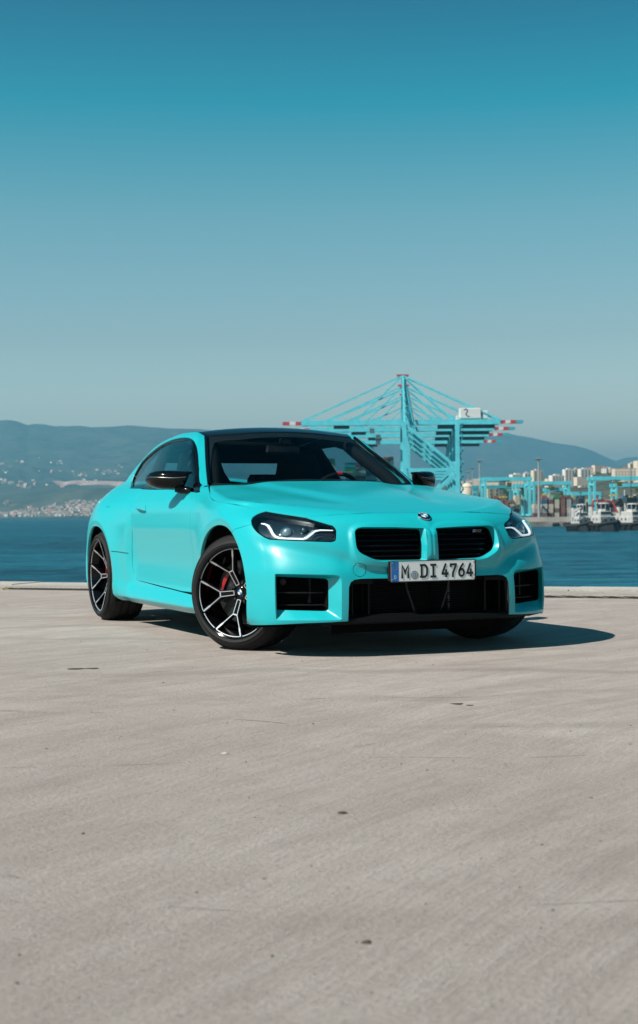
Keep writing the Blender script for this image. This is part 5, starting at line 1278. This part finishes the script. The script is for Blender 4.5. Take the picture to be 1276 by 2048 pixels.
# ---------------------------------------------------------------- grille badge
gb_=empty('grille_badge',parent=car); gx=.782
def gpoly(pts,mat,name,dx=0):
    V=[(gx-.10*(max(p[0],.30)-.30)+dx,p[0],p[1]) for p in pts]+[(gx-.10*(max(p[0],.30)-.30)-.006,p[0],p[1]) for p in pts]; n=len(pts)
    MB().add(V,[tuple(range(n))]+[(i,(i+1)%n,n+(i+1)%n,n+i) for i in range(n)]).build(name,mat,gb_)
DUL=simple('badge_grey',(.16,.16,.16),.35,metal=.4)
for k,mt in enumerate((LBLUE,ROUNDBLUE,REDM)): a=.300+k*.0062; gpoly([(a,.672),(a+.0062,.672),(a+.0105,.689),(a+.0043,.689)],mt,'badge_stripe')
a=.3205
gpoly([(a-.002,.671),(a+.038,.671),(a+.042,.690),(a+.002,.690)],BLACKGLOSS,'badge_plate',-.002)
def sl(x_,z_): return (a+x_*.019+z_*.004,.6725+z_*.0155)
gpoly([sl(0,0),sl(.2,0),sl(.2,.6),sl(.5,.25),sl(.8,.6),sl(.8,0),sl(1,0),sl(1,1),sl(.8,1),sl(.5,.6),sl(.2,1),sl(0,1)],DUL,'badge_letter')
a=.3425
gpoly([sl(0,0),sl(.8,0),sl(.8,.18),sl(.3,.18),sl(.8,.6),sl(.8,1),sl(0,1),sl(0,.8),sl(.6,.8),sl(.6,.62),sl(0,.2)],DUL,'badge_digit')
# ---------------------------------------------------------------- mirrors
for s in (1,-1):
    mr=empty('door_mirror',parent=car)
    def put(mb,name,mat,smooth=0):
        if s<0: mb.V=[(v[0],-v[1],v[2]) for v in mb.V]
        return mb.build(name,mat,mr,smooth=smooth)
    st=[ # t, centre z, half height, half depth, x centre, y
     (-.800,-.935,1.060,.006,.025),(-.822,-.945,1.055,.014,.045),(-.838,-.955,1.034,.036,.062),(-.852,-.968,1.018,.052,.078),(-.890,-.990,1.014,.060,.090),(-.930,-1.015,1.013,.062,.092),(-.97,-1.040,1.015,.061,.090),(-1.005,-1.066,1.018,.054,.082),(-1.028,-1.092,1.020,.041,.066),(-1.040,-1.110,1.022,.022,.045),(-1.043,-1.118,1.023,.006,.018)]
    V=[];F=[];n=20
    for y,x,z,h,d in st:
        for k in range(n):
            t=2*math.pi*k/n; c,sn=math.cos(t),math.sin(t); e=.72
            V.append((x+d*np.sign(c)*abs(c)**e,y,z+h*np.sign(sn)*abs(sn)**e))
    for i in range(len(st)-1):
        for k in range(n): F.append((i*n+k,i*n+(k+1)%n,(i+1)*n+(k+1)%n,(i+1)*n+k))
    F+=[tuple(range(n)),tuple(range(len(st)*n-n,len(st)*n))]
    put(MB().add(V,F),'mirror_housing',BLACKGLOSS,50)
    line=[(x+d*.985+.002,y,z+.012) for y,x,z,h,d in st[3:-1]]
    put(MB().tube(line,.0022,6),'mirror_strip',simple('dull_strip',(.25,.24,.21),.3,metal=.6),40)
    put(MB().tube([(-.93,-.90,.962),(-.93,-.87,.950),(-.90,-.84,.944),(-.86,-.82,.942)],[.030,.028,.024,.018],10),'mirror_arm',BLACKGLOSS,50)
    mb=MB(); mb.add([(-1.085,-.89,.965),(-1.125,-1.01,.975),(-1.130,-1.02,1.06),(-1.090,-.89,1.062)],[(0,1,2,3)]); put(mb,'mirror_glass',CHROME)
# ---------------------------------------------------------------- door handles, sills, small marks
for s in (1,-1):
    dh=empty('door_handle',parent=car)
    def hp(pts,off,name,mat,thick):
        o=panel(name,'B',[on('B',px3(pts))],mat,dh,sp=.012,gap=0,off=off,thick=thick)[0]
        if s<0:
            me=o.data
            for v in me.vertices: v.co.y*=-1
            me.flip_normals()
    hp([(274,1019),(284,1020),(292.3,1021),(292,1025),(290,1027),(284,1026.4),(278,1023.5)],.0012,'handle_shade',simple('handle_shade_tone',(.004,.10,.11),.6),0)  # dark flat patch, the shade under the grip put in as colour
    hp([(272,1009.2),(282,1008.7),(290.5,1009.6),(292,1012),(292,1022),(289,1021.6),(280,1018.5),(272,1017.5)],.007,'handle_grip',PAINT,.007)
for (u,v) in (((213,1014),(219,1013.6)),):
    P=px3([u,v]); N=grad(P)
    for s in (1,-1): MB().bar((P[0]+N[0]*.0005)*[1,s,1],(P[1]+N[1]*.0005)*[1,s,1],.003,.002).build('filler_mark',VOID,car)
# ---------------------------------------------------------------- cabin
CAB=simple('cabin_trim',(.005,.0055,.006),.85,spec=.15,var=.3)
m=MB(); m.box((-.98,0,.90),(.42,1.46,.12),None,0,.03); m.box((-.80,0,.935),(.25,1.40,.06),None,0,.02); m.build('dashboard',CAB,car,smooth=30)
MB().box((-1.10,.37,.965),(.16,.36,.07),None,0,.03).build('instrument_binnacle',CAB,car,smooth=30)
sw=empty('steering_wheel',parent=car)
cS=Vector((-1.27,.372,.890)); ax=Vector((-.93,0,.36)).normalized(); xx=Vector((0,1,0)); yy=ax.cross(xx)
mb=MB(); mb.tube([cS+xx*.182*math.cos(t)+yy*.182*math.sin(t) for t in np.linspace(0,2*math.pi,41)],.015,8); mb.build('wheel_rim',CAB,sw,smooth=50)
up=yy if yy.z>0 else -yy
mb=MB(); mb.tube([cS+xx*.182*math.sin(t)+up*.182*math.cos(t) for t in np.linspace(-.10,.10,5)],.0165,8); mb.build('rim_marker',simple('red_marker',(.75,.02,.02),.5,emis=0),sw,smooth=50)
for a in (0,math.pi,-math.pi/2): MB().bar(cS-ax*.02,cS+xx*.17*math.cos(a)+up*.17*math.sin(a),.035,.012).build('wheel_spoke',CAB,sw)
MB().box(cS-ax*.02,(.05,.12,.09),None,0,.02).build('airbag_pad',CAB,sw,smooth=30)
for sy_ in (-.385,.385):
    se=empty('front_seat',parent=car)
    MB().box((-1.62,sy_,.52),(.52,.50,.18),None,0,.06).build('seat_cushion',CAB,se,smooth=30)
    V=[];F=[];prof=[(.55,.24,.07),(.75,.25,.075),(.90,.245,.07),(1.02,.225,.06),(1.09,.185,.055),(1.16,.165,.05),(1.22,.150,.048),(1.265,.10,.03)]
    for z,hw,hd in prof:
        x=-1.80-(z-.55)*.30
        for k in range(12):
            t=2*math.pi*k/12; c,sn=math.cos(t),math.sin(t); V.append((x+hd*np.sign(c)*abs(c)**.6,sy_+hw*np.sign(sn)*abs(sn)**.6,z))
    for i in range(len(prof)-1):
        for k in range(12): F.append((i*12+k,i*12+(k+1)%12,i*12+12+(k+1)%12,i*12+12+k))
    F.append(tuple(range(len(prof)*12-12,len(prof)*12)))
    MB().add(V,F).build('seat_back',CAB,se,smooth=40)
MB().box((-2.45,0,.80),(.16,1.15,.42),Matrix.Rotation(-.3,3,'Y'),0,.05).build('rear_bench',CAB,car,smooth=30)
for sy_ in (-.33,.33): MB().box((-2.55,sy_,1.04),(.09,.26,.11),None,0,.035).build('rear_headrest',CAB,car,smooth=30)
MB().box((-2.75,0,.985),(.55,1.20,.02)).build('parcel_shelf',CAB,car)
for s in (1,-1):
    mb=MB(); mb.add([(-.75,-.80*s,.94),(-2.35,-.77*s,.965),(-2.35,-.80*s,.4),(-.75,-.82*s,.4)],[(0,1,2,3)]); mb.build('door_trim',CAB,car)
im=empty('interior_mirror',parent=car)
MB().box((-1.335,.0,1.235),(.03,.25,.062),None,0,.012).build('mirror_shell',BLACKPL,im,smooth=30)
MB().box((-1.29,.0,1.285),(.06,.07,.05),None,0,.012).build('mirror_stalk',BLACKPL,im,smooth=30)
m=MB(); m.box((-1.46,0,1.335),(.10,.9,.03),None,0,.01); m.build('header_rail',CAB,car)
MB().box((-2.47,0,1.262),(.30,1.0,.05),Matrix.Rotation(-.42,3,'Y'),0,.015).build('rear_header',CAB,car)
for s in (1,-1):
    P=np.concatenate([[[-.70,-.84,.93]],ws_edge,[[-1.55,-.56,1.335],[-2.2,-.54,1.31]]])*[1,s,1]; MB().tube(P+np.array([-.035,-.0,-.035])+np.array([0,.052*s,0]),[.045]*(len(P)-2)+[.035,.02],10).build('pillar_lining',CAB,car,smooth=50)
    mb=MB(); q=[(-2.05,.585,1.31),(-2.40,.55,1.27),(-2.30,.70,.96),(-1.90,.755,.96)]; mb.add([(a,b*-s,c) for a,b,c in q]+[(a,b*-s*.96,c) for a,b,c in q],[(0,1,2,3),(4,5,6,7),(0,1,5,4),(1,2,6,5),(2,3,7,6),(3,0,4,7)]); mb.build('rear_pillar_lining',CAB,car)
# cowl below the screen, wipers
m=MB(); ys=np.linspace(-.74,.74,17); V=[];F=[]
for y in ys:
    x=-.640-.05*(abs(y)/.75)**1.5
    V+=[(x,y,.975-.012*(y/.7)**2),(x-.12,y,.972-.012*(y/.7)**2)]
for i in range(16): F.append((2*i,2*i+1,2*i+3,2*i+2))
m.add(V,F); m.build('cowl_panel',BLACKPL,car)
